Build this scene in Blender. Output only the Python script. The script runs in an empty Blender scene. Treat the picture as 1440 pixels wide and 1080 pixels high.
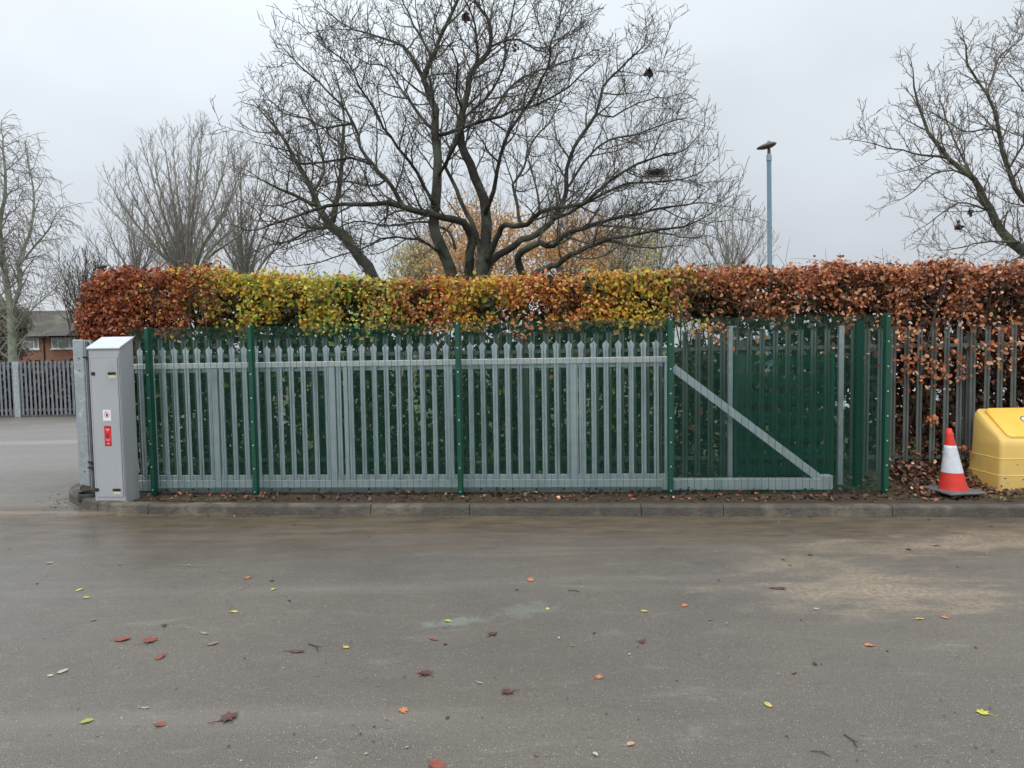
import bpy, math, random
import numpy as np
from mathutils import Vector, Matrix, noise

R = math.radians
rnd = random.Random(7)
nr = np.random.default_rng(11)
scene = bpy.context.scene
COL = scene.collection

# ------------------------------------------------------------------ camera
FPX, HOR, ROLL, EYE = 940.0, 50.0, 0.0155, 1.81
PITCH = math.atan(HOR / FPX)
R0 = Vector((1, 0, 0)); U0 = Vector((0, math.sin(PITCH), math.cos(PITCH)))
CR = math.cos(ROLL) * R0 - math.sin(ROLL) * U0
CU = math.sin(ROLL) * R0 + math.cos(ROLL) * U0
CF = Vector((0, math.cos(PITCH), -math.sin(PITCH)))
CAM = Vector((0, 0, EYE))
cd = bpy.data.cameras.new("camera"); cam = bpy.data.objects.new("camera", cd); COL.objects.link(cam)
m = Matrix((CR, CU, -CF)).transposed().to_4x4(); m.translation = CAM
cam.matrix_world = m
cd.sensor_width = 36; cd.lens = 36 * FPX / 1440; cd.clip_start = 0.1; cd.clip_end = 2000
scene.camera = cam

def ray(px, py):
    return CR * ((px - 720) / FPX) + CU * ((540 - py) / FPX) + CF
def ground(px, py, z=0.0):
    d = ray(px, py); return CAM + d * ((z - EYE) / d.z)
def atY(px, py, Y):
    d = ray(px, py); return CAM + d * (Y / d.y)

# fence frame: s along the fence from the leftmost green post, d behind it
P1 = atY(211, 575, 8.08); P5 = atY(1247.5, 567, 7.52)
P1.z = P5.z = 0
T = (P5 - P1).normalized(); N = Vector((-T.y, T.x, 0))
YAW = math.atan2(T.y, T.x)
def W(s, d, z=0.0):
    p = P1 + T * s + N * d; return Vector((p.x, p.y, z))
def FP(px, py, d=0.0):
    r = ray(px, py); o = P1 + N * d
    k = (o - CAM).dot(N) / r.dot(N); p = CAM + r * k
    return (p - P1).dot(T), p.z
VZ = 0.11     # verge level

# ------------------------------------------------------------------ node materials
def mat(name, base=(.5, .5, .5), rough=.6, metal=0.0, spec=.5, var=None, vscale=5.0, bump=0.0, bscale=40.0,
        var2=None, v2scale=1.0, v2lo=.5, v2hi=.65, attr=None, trans=0.0, rvar=0.0, stretch=None, detail=6):
    m = bpy.data.materials.new(name); m.use_nodes = True
    nt = m.node_tree; b = nt.nodes["Principled BSDF"]
    def nn(t, **k):
        n = nt.nodes.new(t)
        for a, v in k.items(): setattr(n, a, v)
        return n
    L = nt.links.new
    tc = nn("ShaderNodeTexCoord"); src = tc.outputs["Object"]
    oi = nn("ShaderNodeObjectInfo"); off = nn("ShaderNodeVectorMath", operation='SCALE'); off.inputs[0].default_value = (37, 53, 19); L(oi.outputs["Random"], off.inputs["Scale"])
    ad = nn("ShaderNodeVectorMath", operation='ADD'); L(src, ad.inputs[0]); L(off.outputs[0], ad.inputs[1]); src = ad.outputs[0]
    if stretch:
        mp = nn("ShaderNodeMapping"); mp.inputs["Scale"].default_value = stretch
        L(src, mp.inputs[0]); src = mp.outputs[0]
    def noi(scale, det=detail, rg=.6):
        n = nn("ShaderNodeTexNoise"); n.inputs["Scale"].default_value = scale
        n.inputs["Detail"].default_value = det; n.inputs["Roughness"].default_value = rg
        L(src, n.inputs["Vector"]); return n.outputs["Fac"]
    def rng(f, lo, hi, a=0.0, c=1.0):
        r = nn("ShaderNodeMapRange"); L(f, r.inputs[0])
        for i, v in zip((1, 2, 3, 4), (lo, hi, a, c)): r.inputs[i].default_value = v
        return r.outputs[0]
    def mix(f, a, c):
        x = nn("ShaderNodeMix", data_type='RGBA'); L(f, x.inputs[0])
        for s, v in ((6, a), (7, c)):
            if isinstance(v, tuple): x.inputs[s].default_value = (*v[:3], 1)
            else: L(v, x.inputs[s])
        return x.outputs[2]
    col = base
    if attr:
        a = nn("ShaderNodeAttribute", attribute_name=attr); col = a.outputs["Color"]
    if var: col = mix(rng(noi(vscale), .3, .7), col, var)
    if var2: col = mix(rng(noi(v2scale), v2lo, v2hi), col, var2)
    if isinstance(col, tuple): b.inputs["Base Color"].default_value = (*col, 1)
    else: L(col, b.inputs["Base Color"])
    b.inputs["Roughness"].default_value = rough; b.inputs["Metallic"].default_value = metal
    b.inputs["Specular IOR Level"].default_value = spec
    if rvar: L(rng(noi(vscale * 1.7), .3, .7, rough - rvar, rough + rvar), b.inputs["Roughness"])
    if bump:
        bp = nn("ShaderNodeBump"); bp.inputs["Strength"].default_value = bump; bp.inputs["Distance"].default_value = .02
        L(noi(bscale, 8), bp.inputs["Height"]); L(bp.outputs[0], b.inputs["Normal"])
    if trans:
        t = nn("ShaderNodeBsdfTranslucent"); mx = nn("ShaderNodeMixShader"); mx.inputs[0].default_value = trans
        if isinstance(col, tuple): t.inputs[0].default_value = (*col, 1)
        else: L(col, t.inputs[0])
        out = nt.nodes["Material Output"]
        L(b.outputs[0], mx.inputs[1]); L(t.outputs[0], mx.inputs[2]); L(mx.outputs[0], out.inputs[0])
    m["_n"] = 1
    return m

M = {}
M['galv'] = mat('galvanised steel', (.48, .53, .56), .42, .35, var=(.38, .43, .46), vscale=9, rvar=.1, var2=(.30, .34, .36), v2scale=3, v2lo=.55, v2hi=.75)
M['galv_gate'] = mat('galvanised gate steel', (.78, .87, .92), .42, .1, var=(.64, .74, .79), vscale=12, rvar=.12, var2=(.40, .46, .49), v2scale=5, v2lo=.52, v2hi=.78, stretch=(1, 1, .18))
M['galv_lit'] = mat('galvanised rail with painted light', (.90, .93, .94), .30, .1, var=(.82, .87, .90), vscale=5)  # whitened gate steel: the light the rail catches is put into its colour
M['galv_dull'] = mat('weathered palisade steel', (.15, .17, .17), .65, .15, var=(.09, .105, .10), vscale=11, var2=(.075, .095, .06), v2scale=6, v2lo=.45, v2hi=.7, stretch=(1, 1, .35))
M['galv_post'] = mat('spangled steel', (.46, .51, .54), .4, .4, var=(.30, .34, .36), vscale=18, var2=(.62, .66, .68), v2scale=9, v2lo=.55, v2hi=.68)
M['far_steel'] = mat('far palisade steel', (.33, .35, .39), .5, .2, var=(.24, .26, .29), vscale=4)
M['far_rail'] = mat('dark rail steel', (.10, .105, .11), .6, .2, var=(.16, .16, .17), vscale=3)
M['green'] = mat('green coated steel', (.006, .085, .05), .4, 0, var=(.004, .06, .036), vscale=6, rvar=.08)
M['green_wire'] = mat('green coated wire', (.004, .062, .040), .5, 0, var=(.006, .078, .052), vscale=3, spec=.3)
M['green_dark'] = mat('dull dark green paint', (.003, .035, .022), .6, 0, var=(.005, .045, .03), vscale=4, spec=.2)
M['bolt'] = mat('bright bolt', (.75, .78, .78), .3, .6)
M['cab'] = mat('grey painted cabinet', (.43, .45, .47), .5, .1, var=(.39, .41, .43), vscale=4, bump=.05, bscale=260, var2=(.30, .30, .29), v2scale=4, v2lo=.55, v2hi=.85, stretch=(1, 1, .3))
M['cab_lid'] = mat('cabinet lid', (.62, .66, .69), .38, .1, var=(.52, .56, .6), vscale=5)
M['seam'] = mat('dark seam', (.16, .17, .18), .6)
M['black'] = mat('black plastic', (.015, .015, .016), .45)
M['cream'] = mat('cream label', (.78, .74, .50), .5, var=(.65, .6, .4), vscale=40)
M['white'] = mat('white label', (.85, .86, .88), .4)
M['red'] = mat('red label', (.70, .03, .045), .4, var=(.6, .02, .03), vscale=40)
M['pink'] = mat('pale red print', (.85, .35, .35), .4)
M['darkred'] = mat('dark red print', (.32, .012, .02), .4)
M['ink'] = mat('dark print', (.05, .03, .05), .5)
M['kerb'] = mat('concrete kerb', (.115, .102, .085), .85, 0, var=(.075, .066, .055), vscale=6, bump=.9, bscale=35, var2=(.24, .215, .17), v2scale=2.3, v2lo=.5, v2hi=.72)
M['bark'] = mat('dark bark', (.040, .036, .030), .9, 0, var=(.020, .018, .016), vscale=9, bump=.9, bscale=30, var2=(.085, .095, .065), v2scale=2.2, v2lo=.48, v2hi=.62)
M['bark_green'] = mat('mossy bark', (.085, .086, .062), .9, 0, var=(.042, .042, .032), vscale=9, bump=.7, bscale=30, var2=(.15, .18, .09), v2scale=2.5, v2lo=.5, v2hi=.65)
M['twig'] = mat('twigs', (.115, .10, .088), .85, 0, var=(.065, .056, .052), vscale=3, var2=(.11, .12, .07), v2scale=1.2, v2lo=.5, v2hi=.7)
M['twig_pale'] = mat('pale twigs', (.20, .17, .145), .85, 0, var=(.13, .115, .10), vscale=2)
M['twig_far'] = mat('far twigs', (.34, .315, .29), .9, 0, var=(.24, .22, .205), vscale=1.5)  # lightened: distance haze is put into the twig colour
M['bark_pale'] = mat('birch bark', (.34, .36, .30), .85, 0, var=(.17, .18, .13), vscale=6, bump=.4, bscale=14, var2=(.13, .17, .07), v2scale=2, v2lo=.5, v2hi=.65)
M['bark_far'] = mat('far bark', (.26, .26, .20), .9, 0, var=(.18, .18, .14), vscale=4)  # paler bark, with the same haze in its colour
M['leaf'] = mat('autumn leaves', rough=.5, attr='leafcol', trans=.35, spec=.45)
M['leaf_wet'] = mat('fallen leaves', rough=.4, attr='leafcol', spec=.5)
M['hedge_stem'] = mat('hedge stems', (.055, .038, .028), .9, 0, var=(.10, .075, .06), vscale=6)
M['yellow'] = mat('yellow plastic', (.76, .52, .14), .5, 0, var=(.70, .47, .14), vscale=3, rvar=.1, bump=.08, bscale=60, var2=(.50, .40, .20), v2scale=4.5, v2lo=.52, v2hi=.82, stretch=(1, 1, .5))
M['yellow_lid'] = mat('yellow lid plastic', (.82, .50, .05), .45, 0, var=(.80, .55, .10), vscale=4, rvar=.1, var2=(.70, .58, .25), v2scale=5, v2lo=.6, v2hi=.8)
M['dirt_spot'] = mat('black scuffs', (.06, .045, .02), .8)
M['cone_red'] = mat('cone red', (.80, .05, .035), .5, 0, var=(.62, .035, .025), vscale=8, var2=(.40, .07, .05), v2scale=9, v2lo=.56, v2hi=.75)
M['cone_white'] = mat('cone sleeve', (.74, .76, .82), .35, 0, var=(.58, .61, .68), vscale=12, var2=(.42, .42, .42), v2scale=8, v2lo=.57, v2hi=.8)
M['rubber'] = mat('grey rubber', (.10, .105, .105), .75, 0, var=(.17, .17, .165), vscale=9)
M['pole_blue'] = mat('blue grey pole paint', (.12, .20, .25), .5, 0, var=(.10, .165, .21), vscale=2)
M['lamp_dark'] = mat('lamp head', (.07, .06, .055), .5, .2, var=(.12, .10, .08), vscale=5)
M['collar'] = mat('pole collar', (.32, .37, .40), .5, .3)
M['roof'] = mat('brown roof tiles', (.085, .08, .072), .85, 0, var=(.055, .05, .045), vscale=1.2, bump=.5, bscale=8, var2=(.12, .13, .08), v2scale=.8)
M['upvc'] = mat('white window frame', (.80, .82, .82), .4)
M['car_white'] = mat('white car paint', (.72, .74, .76), .2, 0, spec=.6)
M['car_glass'] = mat('car glass', (.02, .025, .03), .06, 0, spec=.8)
M['tyre'] = mat('tyre rubber', (.02, .02, .021), .8)
M['rim'] = mat('wheel rim', (.45, .46, .48), .3, .7)
M['lampglass'] = mat('light glass', (.55, .57, .6), .1, .3)
M['soil'] = mat('soil', (.040, .028, .018), .95, 0, var=(.085, .060, .038), vscale=14, bump=1.0, bscale=25, var2=(.045, .055, .018), v2scale=1.6, v2lo=.56, v2hi=.70)
M['grass'] = mat('grass', (.06, .10, .028), .95, 0, var=(.09, .11, .04), vscale=3, bump=1, bscale=20, var2=(.12, .09, .045), v2scale=.4, v2lo=.5, v2hi=.65)
M['pit'] = mat('damp soil', (.022, .017, .013), .8, 0, var=(.035, .026, .02), vscale=12, bump=.8, bscale=30)
M['track'] = mat('steel track', (.33, .36, .37), .5, .4, var=(.24, .25, .25), vscale=8)

def custom(name):
    m = bpy.data.materials.new(name); m.use_nodes = True
    nt = m.node_tree
    def nn(t, ins=None, **k):
        n = nt.nodes.new(t)
        for a, v in k.items(): setattr(n, a, v)
        for a, v in (ins or {}).items(): n.inputs[a].default_value = v
        return n
    return m, nt, nt.nodes["Principled BSDF"], nn, nt.links.new

# ---- tarmac: speckled aggregate, brown silt near the kerb, sandy dry patches
def tarmac():
    m, nt, b, nn, L = custom('tarmac')
    pos = nn("ShaderNodeTexCoord").outputs["Object"]
    def noi(scale, det=4, rg=.6, vec=pos, dist=0):
        n = nn("ShaderNodeTexNoise", {"Scale": scale, "Detail": det, "Roughness": rg, "Distortion": dist}); L(vec, n.inputs["Vector"]); return n.outputs["Fac"]
    def rng(f, lo, hi, a=0.0, c=1.0, smooth=True):
        r = nn("ShaderNodeMapRange", {1: lo, 2: hi, 3: a, 4: c})
        if smooth: r.interpolation_type = 'SMOOTHSTEP'
        L(f, r.inputs[0]); return r.outputs[0]
    def mix(f, a, c, mode='MIX'):
        x = nn("ShaderNodeMix", data_type='RGBA', blend_type=mode)
        if isinstance(f, float): x.inputs[0].default_value = f
        else: L(f, x.inputs[0])
        for s, v in ((6, a), (7, c)):
            if isinstance(v, tuple): x.inputs[s].default_value = (*v, 1)
            else: L(v, x.inputs[s])
        return x.outputs[2]
    def mth(op, a, c=None):
        x = nn("ShaderNodeMath", operation=op)
        for i, v in enumerate((a, c)):
            if v is None: continue
            if isinstance(v, (int, float)): x.inputs[i].default_value = v
            else: L(v, x.inputs[i])
        return x.outputs[0]
    def ell(cx, cy, rx, ry, ns=1.6, amp=.9, lo=1.15, hi=.35, rot=0.0, vs=(1, 1, 1)):
        mp = nn("ShaderNodeMapping", vector_type='TEXTURE'); mp.inputs["Location"].default_value = (cx, cy, 0)
        mp.inputs["Rotation"].default_value = (0, 0, rot); mp.inputs["Scale"].default_value = (rx, ry, 1)
        L(pos, mp.inputs[0])
        ln = nn("ShaderNodeVectorMath", operation='LENGTH'); L(mp.outputs[0], ln.inputs[0])
        mp2 = nn("ShaderNodeMapping"); mp2.inputs["Scale"].default_value = vs; L(pos, mp2.inputs[0])
        n = noi(ns, 6, .65, mp2.outputs[0])
        d = mth('ADD', ln.outputs["Value"], mth('MULTIPLY', mth('SUBTRACT', n, .5), amp * 2))
        return rng(d, lo, hi)
    # base
    fine = noi(170, 3, .75); mid = noi(22, 5, .6); big = noi(.55, 5, .55)
    col = mix(rng(fine, .36, .68), (.050, .045, .039), (.205, .188, .162))
    col = mix(rng(noi(48, 4, .7), .42, .70), col, mix(.45, col, (.180, .165, .143)))
    col = mix(rng(big, .35, .65), col, mix(1.0, col, (1.12, 1.1, 1.07), 'MULTIPLY'))
    col = mix(mth('MULTIPLY', rng(mid, .45, .7), .4), col, (.095, .088, .08))
    stk = nn("ShaderNodeMapping"); stk.inputs["Scale"].default_value = (.8, 2.6, 1); stk.inputs["Rotation"].default_value = (0, 0, .12); L(pos, stk.inputs[0])
    blot = noi(2.2, 9, .72, stk.outputs[0], .6)
    col = mix(mth('MULTIPLY', rng(blot, .52, .68), .38), col, (.085, .076, .066))
    col = mix(mth('MULTIPLY', rng(blot, .45, .33), .30), col, (.25, .235, .21))
    damp = noi(.33, 6, .6, pos, .8)
    col = mix(mth('MULTIPLY', rng(damp, .47, .62), .32), col, (.090, .082, .070))
    tr = nn("ShaderNodeMapping"); tr.inputs["Scale"].default_value = (.12, 1.6, 1); tr.inputs["Rotation"].default_value = (0, 0, -.22); L(pos, tr.inputs[0])
    col = mix(mth('MULTIPLY', rng(noi(1.1, 3, .5, tr.outputs[0]), .52, .66), .22), col, (.25, .235, .205))
    # pale chippings and dark pits
    v = nn("ShaderNodeTexVoronoi", {"Scale": 80.0}); L(pos, v.inputs["Vector"])
    chip = rng(v.outputs["Distance"], .30, .12)
    sepc = nn("ShaderNodeSeparateColor"); L(v.outputs["Color"], sepc.inputs[0])
    pale = mth('MULTIPLY', chip, rng(sepc.outputs[0], .68, .92)); dark = mth('MULTIPLY', chip, rng(sepc.outputs[1], .66, .88))
    col = mix(mth('MULTIPLY', pale, .8), col, (.50, .47, .42)); col = mix(mth('MULTIPLY', dark, .75), col, (.040, .035, .030))
    v2 = nn("ShaderNodeTexVoronoi", {"Scale": 9.0}); L(stk.outputs[0], v2.inputs["Vector"])
    s2 = nn("ShaderNodeSeparateColor"); L(v2.outputs["Color"], s2.inputs[0])
    fl2 = mth('MULTIPLY', rng(mth('ADD', v2.outputs["Distance"], mth('MULTIPLY', mid, .25)), .34, .20), rng(s2.outputs[0], .80, .86))
    col = mix(mth('MULTIPLY', fl2, .55), col, (.060, .052, .044))
    fl3 = mth('MULTIPLY', rng(mth('ADD', v2.outputs["Distance"], mth('MULTIPLY', mid, .25)), .26, .16), rng(s2.outputs[1], .90, .94))
    col = mix(mth('MULTIPLY', fl3, .5), col, (.36, .34, .31))
    # kerb side silt
    a, c2 = W(0, 0), None
    dt = nn("ShaderNodeVectorMath", operation='DOT_PRODUCT'); L(pos, dt.inputs[0]); dt.inputs[1].default_value = N
    kd = mth('SUBTRACT', dt.outputs["Value"], float(P1.dot(N)) - .50)     # 0 at the kerb, negative towards the camera
    st = nn("ShaderNodeMapping"); st.inputs["Scale"].default_value = (.5, 2.2, 1); L(pos, st.inputs[0])
    wob = noi(1.4, 7, .65, st.outputs[0])
    kd2 = mth('ADD', kd, mth('MULTIPLY', mth('SUBTRACT', wob, .5), 2.4))
    silt = mth('MULTIPLY', rng(kd2, -2.1, -.25), rng(kd, .35, .05))
    siltc = mix(rng(noi(3.5, 6, .7, st.outputs[0]), .35, .65), (.070, .050, .032), (.145, .108, .070))
    col = mix(mth('MULTIPLY', silt, .82), col, siltc)
    edge = mth('MULTIPLY', rng(kd, .2, .0), 1.0); edge = rng(mth('ADD', kd, mth('MULTIPLY', mth('SUBTRACT', noi(6, 6), .5), .25)), -.16, -.03)
    edge = mth('MULTIPLY', edge, rng(kd, .12, .0)); col = mix(mth('MULTIPLY', edge, .6), col, (.27, .21, .145))
    # sandy dry patches on the right
    g1 = ground(1240, 830); g2 = ground(1420, 760); g3 = ground(1120, 795); g4 = ground(1240, 768)
    sand = mix(rng(noi(26, 5, .7), .35, .65), (.20, .16, .115), (.36, .295, .215))
    for g, rx, ry, k in ((g1, .95, .42, .75), (g2, 1.2, .35, .6), (g3, .5, .25, .5), (g4, 1.1, .25, .4)):
        col = mix(mth('MULTIPLY', ell(g.x, g.y, rx * 1.2, ry * 1.2, 2.0, 1.7, lo=1.15, hi=.0, vs=(1, 2.2, 1)), k), col, sand)
    # chalky green smears
    g = ground(640, 874); g5 = ground(740, 858)
    col = mix(mth('MULTIPLY', ell(g.x, g.y, .26, .07, 9, 1.6, rot=.15), .28), col, (.28, .38, .36))
    col = mix(mth('MULTIPLY', ell(g5.x, g5.y, .24, .12, 9, 1.7, rot=.3), .20), col, (.27, .34, .31))
    # paler worn strip on the side road
    g6 = ground(60, 622); g7 = ground(60, 603)
    col = mix(mth('MULTIPLY', ell(g6.x, g6.y, 4.0, .42, .8, .45, rot=.10), .55), col, (.40, .38, .37))
    g8 = ground(20, 720)
    col = mix(mth('MULTIPLY', ell(g6.x, g6.y, 9.0, 6.0, .5, .5), .6), col, (.235, .228, .225))
    cr = nn("ShaderNodeTexVoronoi", {"Scale": .42}, feature='DISTANCE_TO_EDGE')
    wv = nn("ShaderNodeTexNoise", {"Scale": 3.0, "Detail": 6.0}); L(pos, wv.inputs["Vector"])
    va = nn("ShaderNodeVectorMath", operation='SCALE'); va.inputs["Scale"].default_value = .5; L(wv.outputs["Color"], va.inputs[0])
    vb = nn("ShaderNodeVectorMath", operation='ADD'); L(pos, vb.inputs[0]); L(va.outputs[0], vb.inputs[1]); L(vb.outputs[0], cr.inputs["Vector"])
    crk = mth('MULTIPLY', rng(cr.outputs["Distance"], .006, .001), rng(noi(.5, 2), .50, .60))
    col = mix(mth('MULTIPLY', crk, .28), col, (.04, .036, .03))
    # sealed cracks / old joint
    L(col, b.inputs["Base Color"])
    g9 = ground(60, 760)
    wet = ell(g9.x, g9.y, 3.2, 2.4, .9, .7)
    rr = mth('ADD', rng(noi(1.3, 5, .6), .3, .7, .44, .62), mth('MULTIPLY', wet, -.20))
    L(rr, b.inputs["Roughness"]); b.inputs["Specular IOR Level"].default_value = .5
    h = mth('ADD', mth('MULTIPLY', fine, .6), mth('MULTIPLY', chip, .5))
    bp = nn("ShaderNodeBump", {"Strength": .30, "Distance": .004}); L(h, bp.inputs["Height"])
    bp2 = nn("ShaderNodeBump", {"Strength": .25, "Distance": .05}); L(noi(1.1, 3), bp2.inputs["Height"]); L(bp.outputs[0], bp2.inputs["Normal"])
    L(bp2.outputs[0], b.inputs["Normal"])
    return m
M['tarmac'] = tarmac()

def brick():
    m, nt, b, nn, L = custom('red brick')
    tc = nn("ShaderNodeTexCoord"); mp = nn("ShaderNodeMapping"); mp.inputs["Rotation"].default_value = (R(90), 0, 0); L(tc.outputs["Object"], mp.inputs[0])
    t = nn("ShaderNodeTexBrick", {"Color1": (.30, .115, .07, 1), "Color2": (.20, .075, .05, 1), "Mortar": (.32, .27, .23, 1), "Scale": 4.4, "Mortar Size": .015})
    L(mp.outputs[0], t.inputs["Vector"]); L(t.outputs["Color"], b.inputs["Base Color"]); b.inputs["Roughness"].default_value = .9
    return m
M['brick'] = brick()
M['glass'] = mat('window glass', (.10, .115, .12), .08, 0, spec=.8, var=(.25, .27, .28), vscale=2)

# ------------------------------------------------------------------ mesh helpers
class MB:
    def __init__(s): s.v = []; s.f = []
    def add(s, vs, fs):
        o = len(s.v); s.v += [tuple(v) for v in vs]; s.f += [tuple(i + o for i in f) for f in fs]
    def box(s, x0, x1, y0, y1, z0, z1, bev=0.0, fr=None):
        if bev:
            b = bev; vs = []
            for z, e in ((z0, b), (z0 + b, 0), (z1 - b, 0), (z1, b)):
                for (x, y) in ((x0 + b, y0 + e), (x1 - b, y0 + e), (x1 - e, y0 + b), (x1 - e, y1 - b), (x1 - b, y1 - e), (x0 + b, y1 - e), (x0 + e, y1 - b), (x0 + e, y0 + b)):
                    vs.append(Vector((x, y, z)))
            fs = [tuple(reversed(range(8))), tuple(range(24, 32))]
            for k in range(3):
                for i in range(8): fs.append((k * 8 + i, k * 8 + (i + 1) % 8, k * 8 + 8 + (i + 1) % 8, k * 8 + 8 + i))
        else:
            vs = [Vector((x, y, z)) for z in (z0, z1) for (x, y) in ((x0, y0), (x1, y0), (x1, y1), (x0, y1))]
            fs = [(3, 2, 1, 0), (4, 5, 6, 7), (0, 1, 5, 4), (1, 2, 6, 5), (2, 3, 7, 6), (3, 0, 4, 7)]
        if fr: vs = [fr(v) for v in vs]
        s.add(vs, fs)
    def prism(s, pts, a, b):                       # outline pts -> two lists of 3D points via a(p), b(p)
        n = len(pts); vs = [a(p) for p in pts] + [b(p) for p in pts]
        s.add(vs, [tuple(range(n)), tuple(reversed(range(n, 2 * n)))] + [(i, i + n, (i + 1) % n + n, (i + 1) % n) for i in range(n)])
    def tube(s, pts, rad, n=6, cap=True):
        pts = [Vector(p) for p in pts]; rings = []
        u = None
        for i, p in enumerate(pts):
            t = (pts[min(i + 1, len(pts) - 1)] - pts[max(i - 1, 0)])
            if t.length < 1e-9: t = Vector((0, 0, 1))
            t.normalize()
            if u is None: u = t.orthogonal().normalized()
            u = (u - t * u.dot(t))
            u = u.normalized() if u.length > 1e-6 else t.orthogonal().normalized()
            w = t.cross(u); r = rad[i] if hasattr(rad, '__len__') else rad
            rings.append([p + (u * math.cos(2 * math.pi * k / n) + w * math.sin(2 * math.pi * k / n)) * r for k in range(n)])
        vs = [v for rg in rings for v in rg]
        fs = [(i * n + k, i * n + (k + 1) % n, (i + 1) * n + (k + 1) % n, (i + 1) * n + k) for i in range(len(pts) - 1) for k in range(n)]
        if cap and n > 3: fs += [tuple(reversed(range(n))), tuple(range(len(vs) - n, len(vs)))]
        s.add(vs, fs)
    def lathe(s, prof, c=(0, 0, 0), n=24, cap=True):
        vs = [(c[0] + r * math.cos(2 * math.pi * k / n), c[1] + r * math.sin(2 * math.pi * k / n), c[2] + z) for r, z in prof for k in range(n)]
        fs = [(i * n + k, i * n + (k + 1) % n, (i + 1) * n + (k + 1) % n, (i + 1) * n + k) for i in range(len(prof) - 1) for k in range(n)]
        if cap: fs += [tuple(reversed(range(n))), tuple(range(len(vs) - n, len(vs)))]
        s.add(vs, fs)
    def build(s, name, mt, parent=None, smooth=False, loc=None):
        me = bpy.data.meshes.new(name); me.from_pydata(s.v, [], s.f); me.update()
        if smooth: me.shade_smooth()
        me.materials.append(mt)
        o = bpy.data.objects.new(name, me); COL.objects.link(o)
        if parent: o.parent = parent
        if loc is not None: o.location = loc
        return o

def tag(o, label=None, cat=None, group=None, kind=None):
    if label: o['label'] = label
    if cat: o['category'] = cat
    if group: o['group'] = group
    if kind: o['kind'] = kind
    return o
def empty(name, loc=(0, 0, 0), rz=0.0):
    o = bpy.data.objects.new(name, None); COL.objects.link(o); o.location = loc; o.rotation_euler = (0, 0, rz); o.empty_display_size = .2
    return o
def cp(o, parent=None, loc=None):
    c = o.copy(); COL.objects.link(c)
    if parent: c.parent = parent
    if loc is not None: c.location = loc
    return c
def fence_frame(name, s, d, z=0.0): return empty(name, W(s, d, z), YAW)
def npmesh(name, verts, quads, mt, parent=None, colors=None):
    me = bpy.data.meshes.new(name); nv, nf = len(verts), len(quads)
    me.vertices.add(nv); me.vertices.foreach_set('co', np.asarray(verts, np.float32).ravel())
    k = quads.shape[1]
    me.loops.add(nf * k); me.loops.foreach_set('vertex_index', np.asarray(quads, np.int32).ravel())
    me.polygons.add(nf); me.polygons.foreach_set('loop_start', np.arange(0, nf * k, k, dtype=np.int32))
    me.polygons.foreach_set('loop_total', np.full(nf, k, np.int32))
    me.update(calc_edges=True); me.validate()
    if colors is not None:
        a = me.attributes.new('leafcol', 'FLOAT_COLOR', 'POINT')
        a.data.foreach_set('color', np.concatenate([colors, np.ones((nv, 1))], 1).astype(np.float32).ravel())
    me.materials.append(mt)
    o = bpy.data.objects.new(name, me); COL.objects.link(o)
    if parent: o.parent = parent
    return o

# ------------------------------------------------------------------ ground, road, verge, kerb
def sheet(name, pts, z, mt, kind='structure', sub=0):
    b = MB(); b.add([(x, y, z) for x, y in pts], [tuple(range(len(pts)))])
    return tag(b.build(name, mt), kind=kind)
sheet('ground', [(-600, -200), (600, -200), (600, 900), (-600, 900)], -.03, M['grass'])
sheet('road', [(-60, -30), (60, -30), (60, 8.6), (-5.0, 8.9), (-5.0, 20.3), (-60, 20.3)], 0, M['tarmac'])

kp = [ground(*p) for p in ((1700, 729), (1255, 726.5), (660, 725.5), (210, 723.5), (157, 722), (135, 719), (115, 713.5), (101, 708), (95, 702.5), (96, 697), (103, 692.5), (113, 688.5))]
# resample the kerb's front line
def resample(pts, step):
    out = [pts[0].copy()]; acc = 0
    for a, b in zip(pts, pts[1:]):
        L = (b - a).length; n = max(1, int(L / step))
        out += [a.lerp(b, (i + 1) / n) for i in range(n)]
    return out
# smooth the nose
kk = resample(kp, .12)
for _ in range(3):
    kk = [kk[0]] + [(kk[i - 1] + kk[i] * 2 + kk[i + 1]) / 4 for i in range(1, len(kk) - 1)] + [kk[-1]]
KW, KH = .125, VZ
joints = [FPx for FPx in (1255, 1015, 893, 660, 520, 210, 137)]
def kerb_mesh():
    b = MB(); n = len(kk)
    prof = [(0, -.02), (.004, KH - .022), (.012, KH - .006), (.028, KH), (KW, KH), (KW, -.02)]
    def nrm(i):
        t = (kk[min(i + 1, n - 1)] - kk[max(i - 1, 0)]).normalized()
        return Vector((t.y, -t.x, 0))   # walking right-to-left, inward = away from the camera
    jp = [ground(x, 724.5) for x in joints if x > 140] + [ground(137, 719.5)]
    cuts = sorted({min(range(n), key=lambda i: (kk[i] - j).length) for j in jp} | {0, n - 1})
    for a, c in zip(cuts, cuts[1:]):
        ii = list(range(a, c + 1)); rows = []
        for q, i in enumerate(ii):
            p = kk[i].copy(); nn_ = nrm(i)
            t = (kk[min(i + 1, n - 1)] - kk[max(i - 1, 0)]).normalized()
            if q == 0: p += t * .004
            if q == len(ii) - 1: p -= t * .004
            jz = noise.noise(p * 2.1) * .004
            rows.append([p + nn_ * w + Vector((0, 0, h + jz)) for w, h in prof])
        k = len(prof)
        vs = [v for r in rows for v in r]
        fs = [(r * k + j, r * k + j + 1, (r + 1) * k + j + 1, (r + 1) * k + j) for r in range(len(rows) - 1) for j in range(k - 1)]
        fs += [tuple(range(k)), tuple(reversed(range(len(vs) - k, len(vs))))]
        b.add(vs, fs)
    return b, nrm
kb, knrm = kerb_mesh()
tag(kb.build('kerb', M['kerb']), kind='structure')
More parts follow.
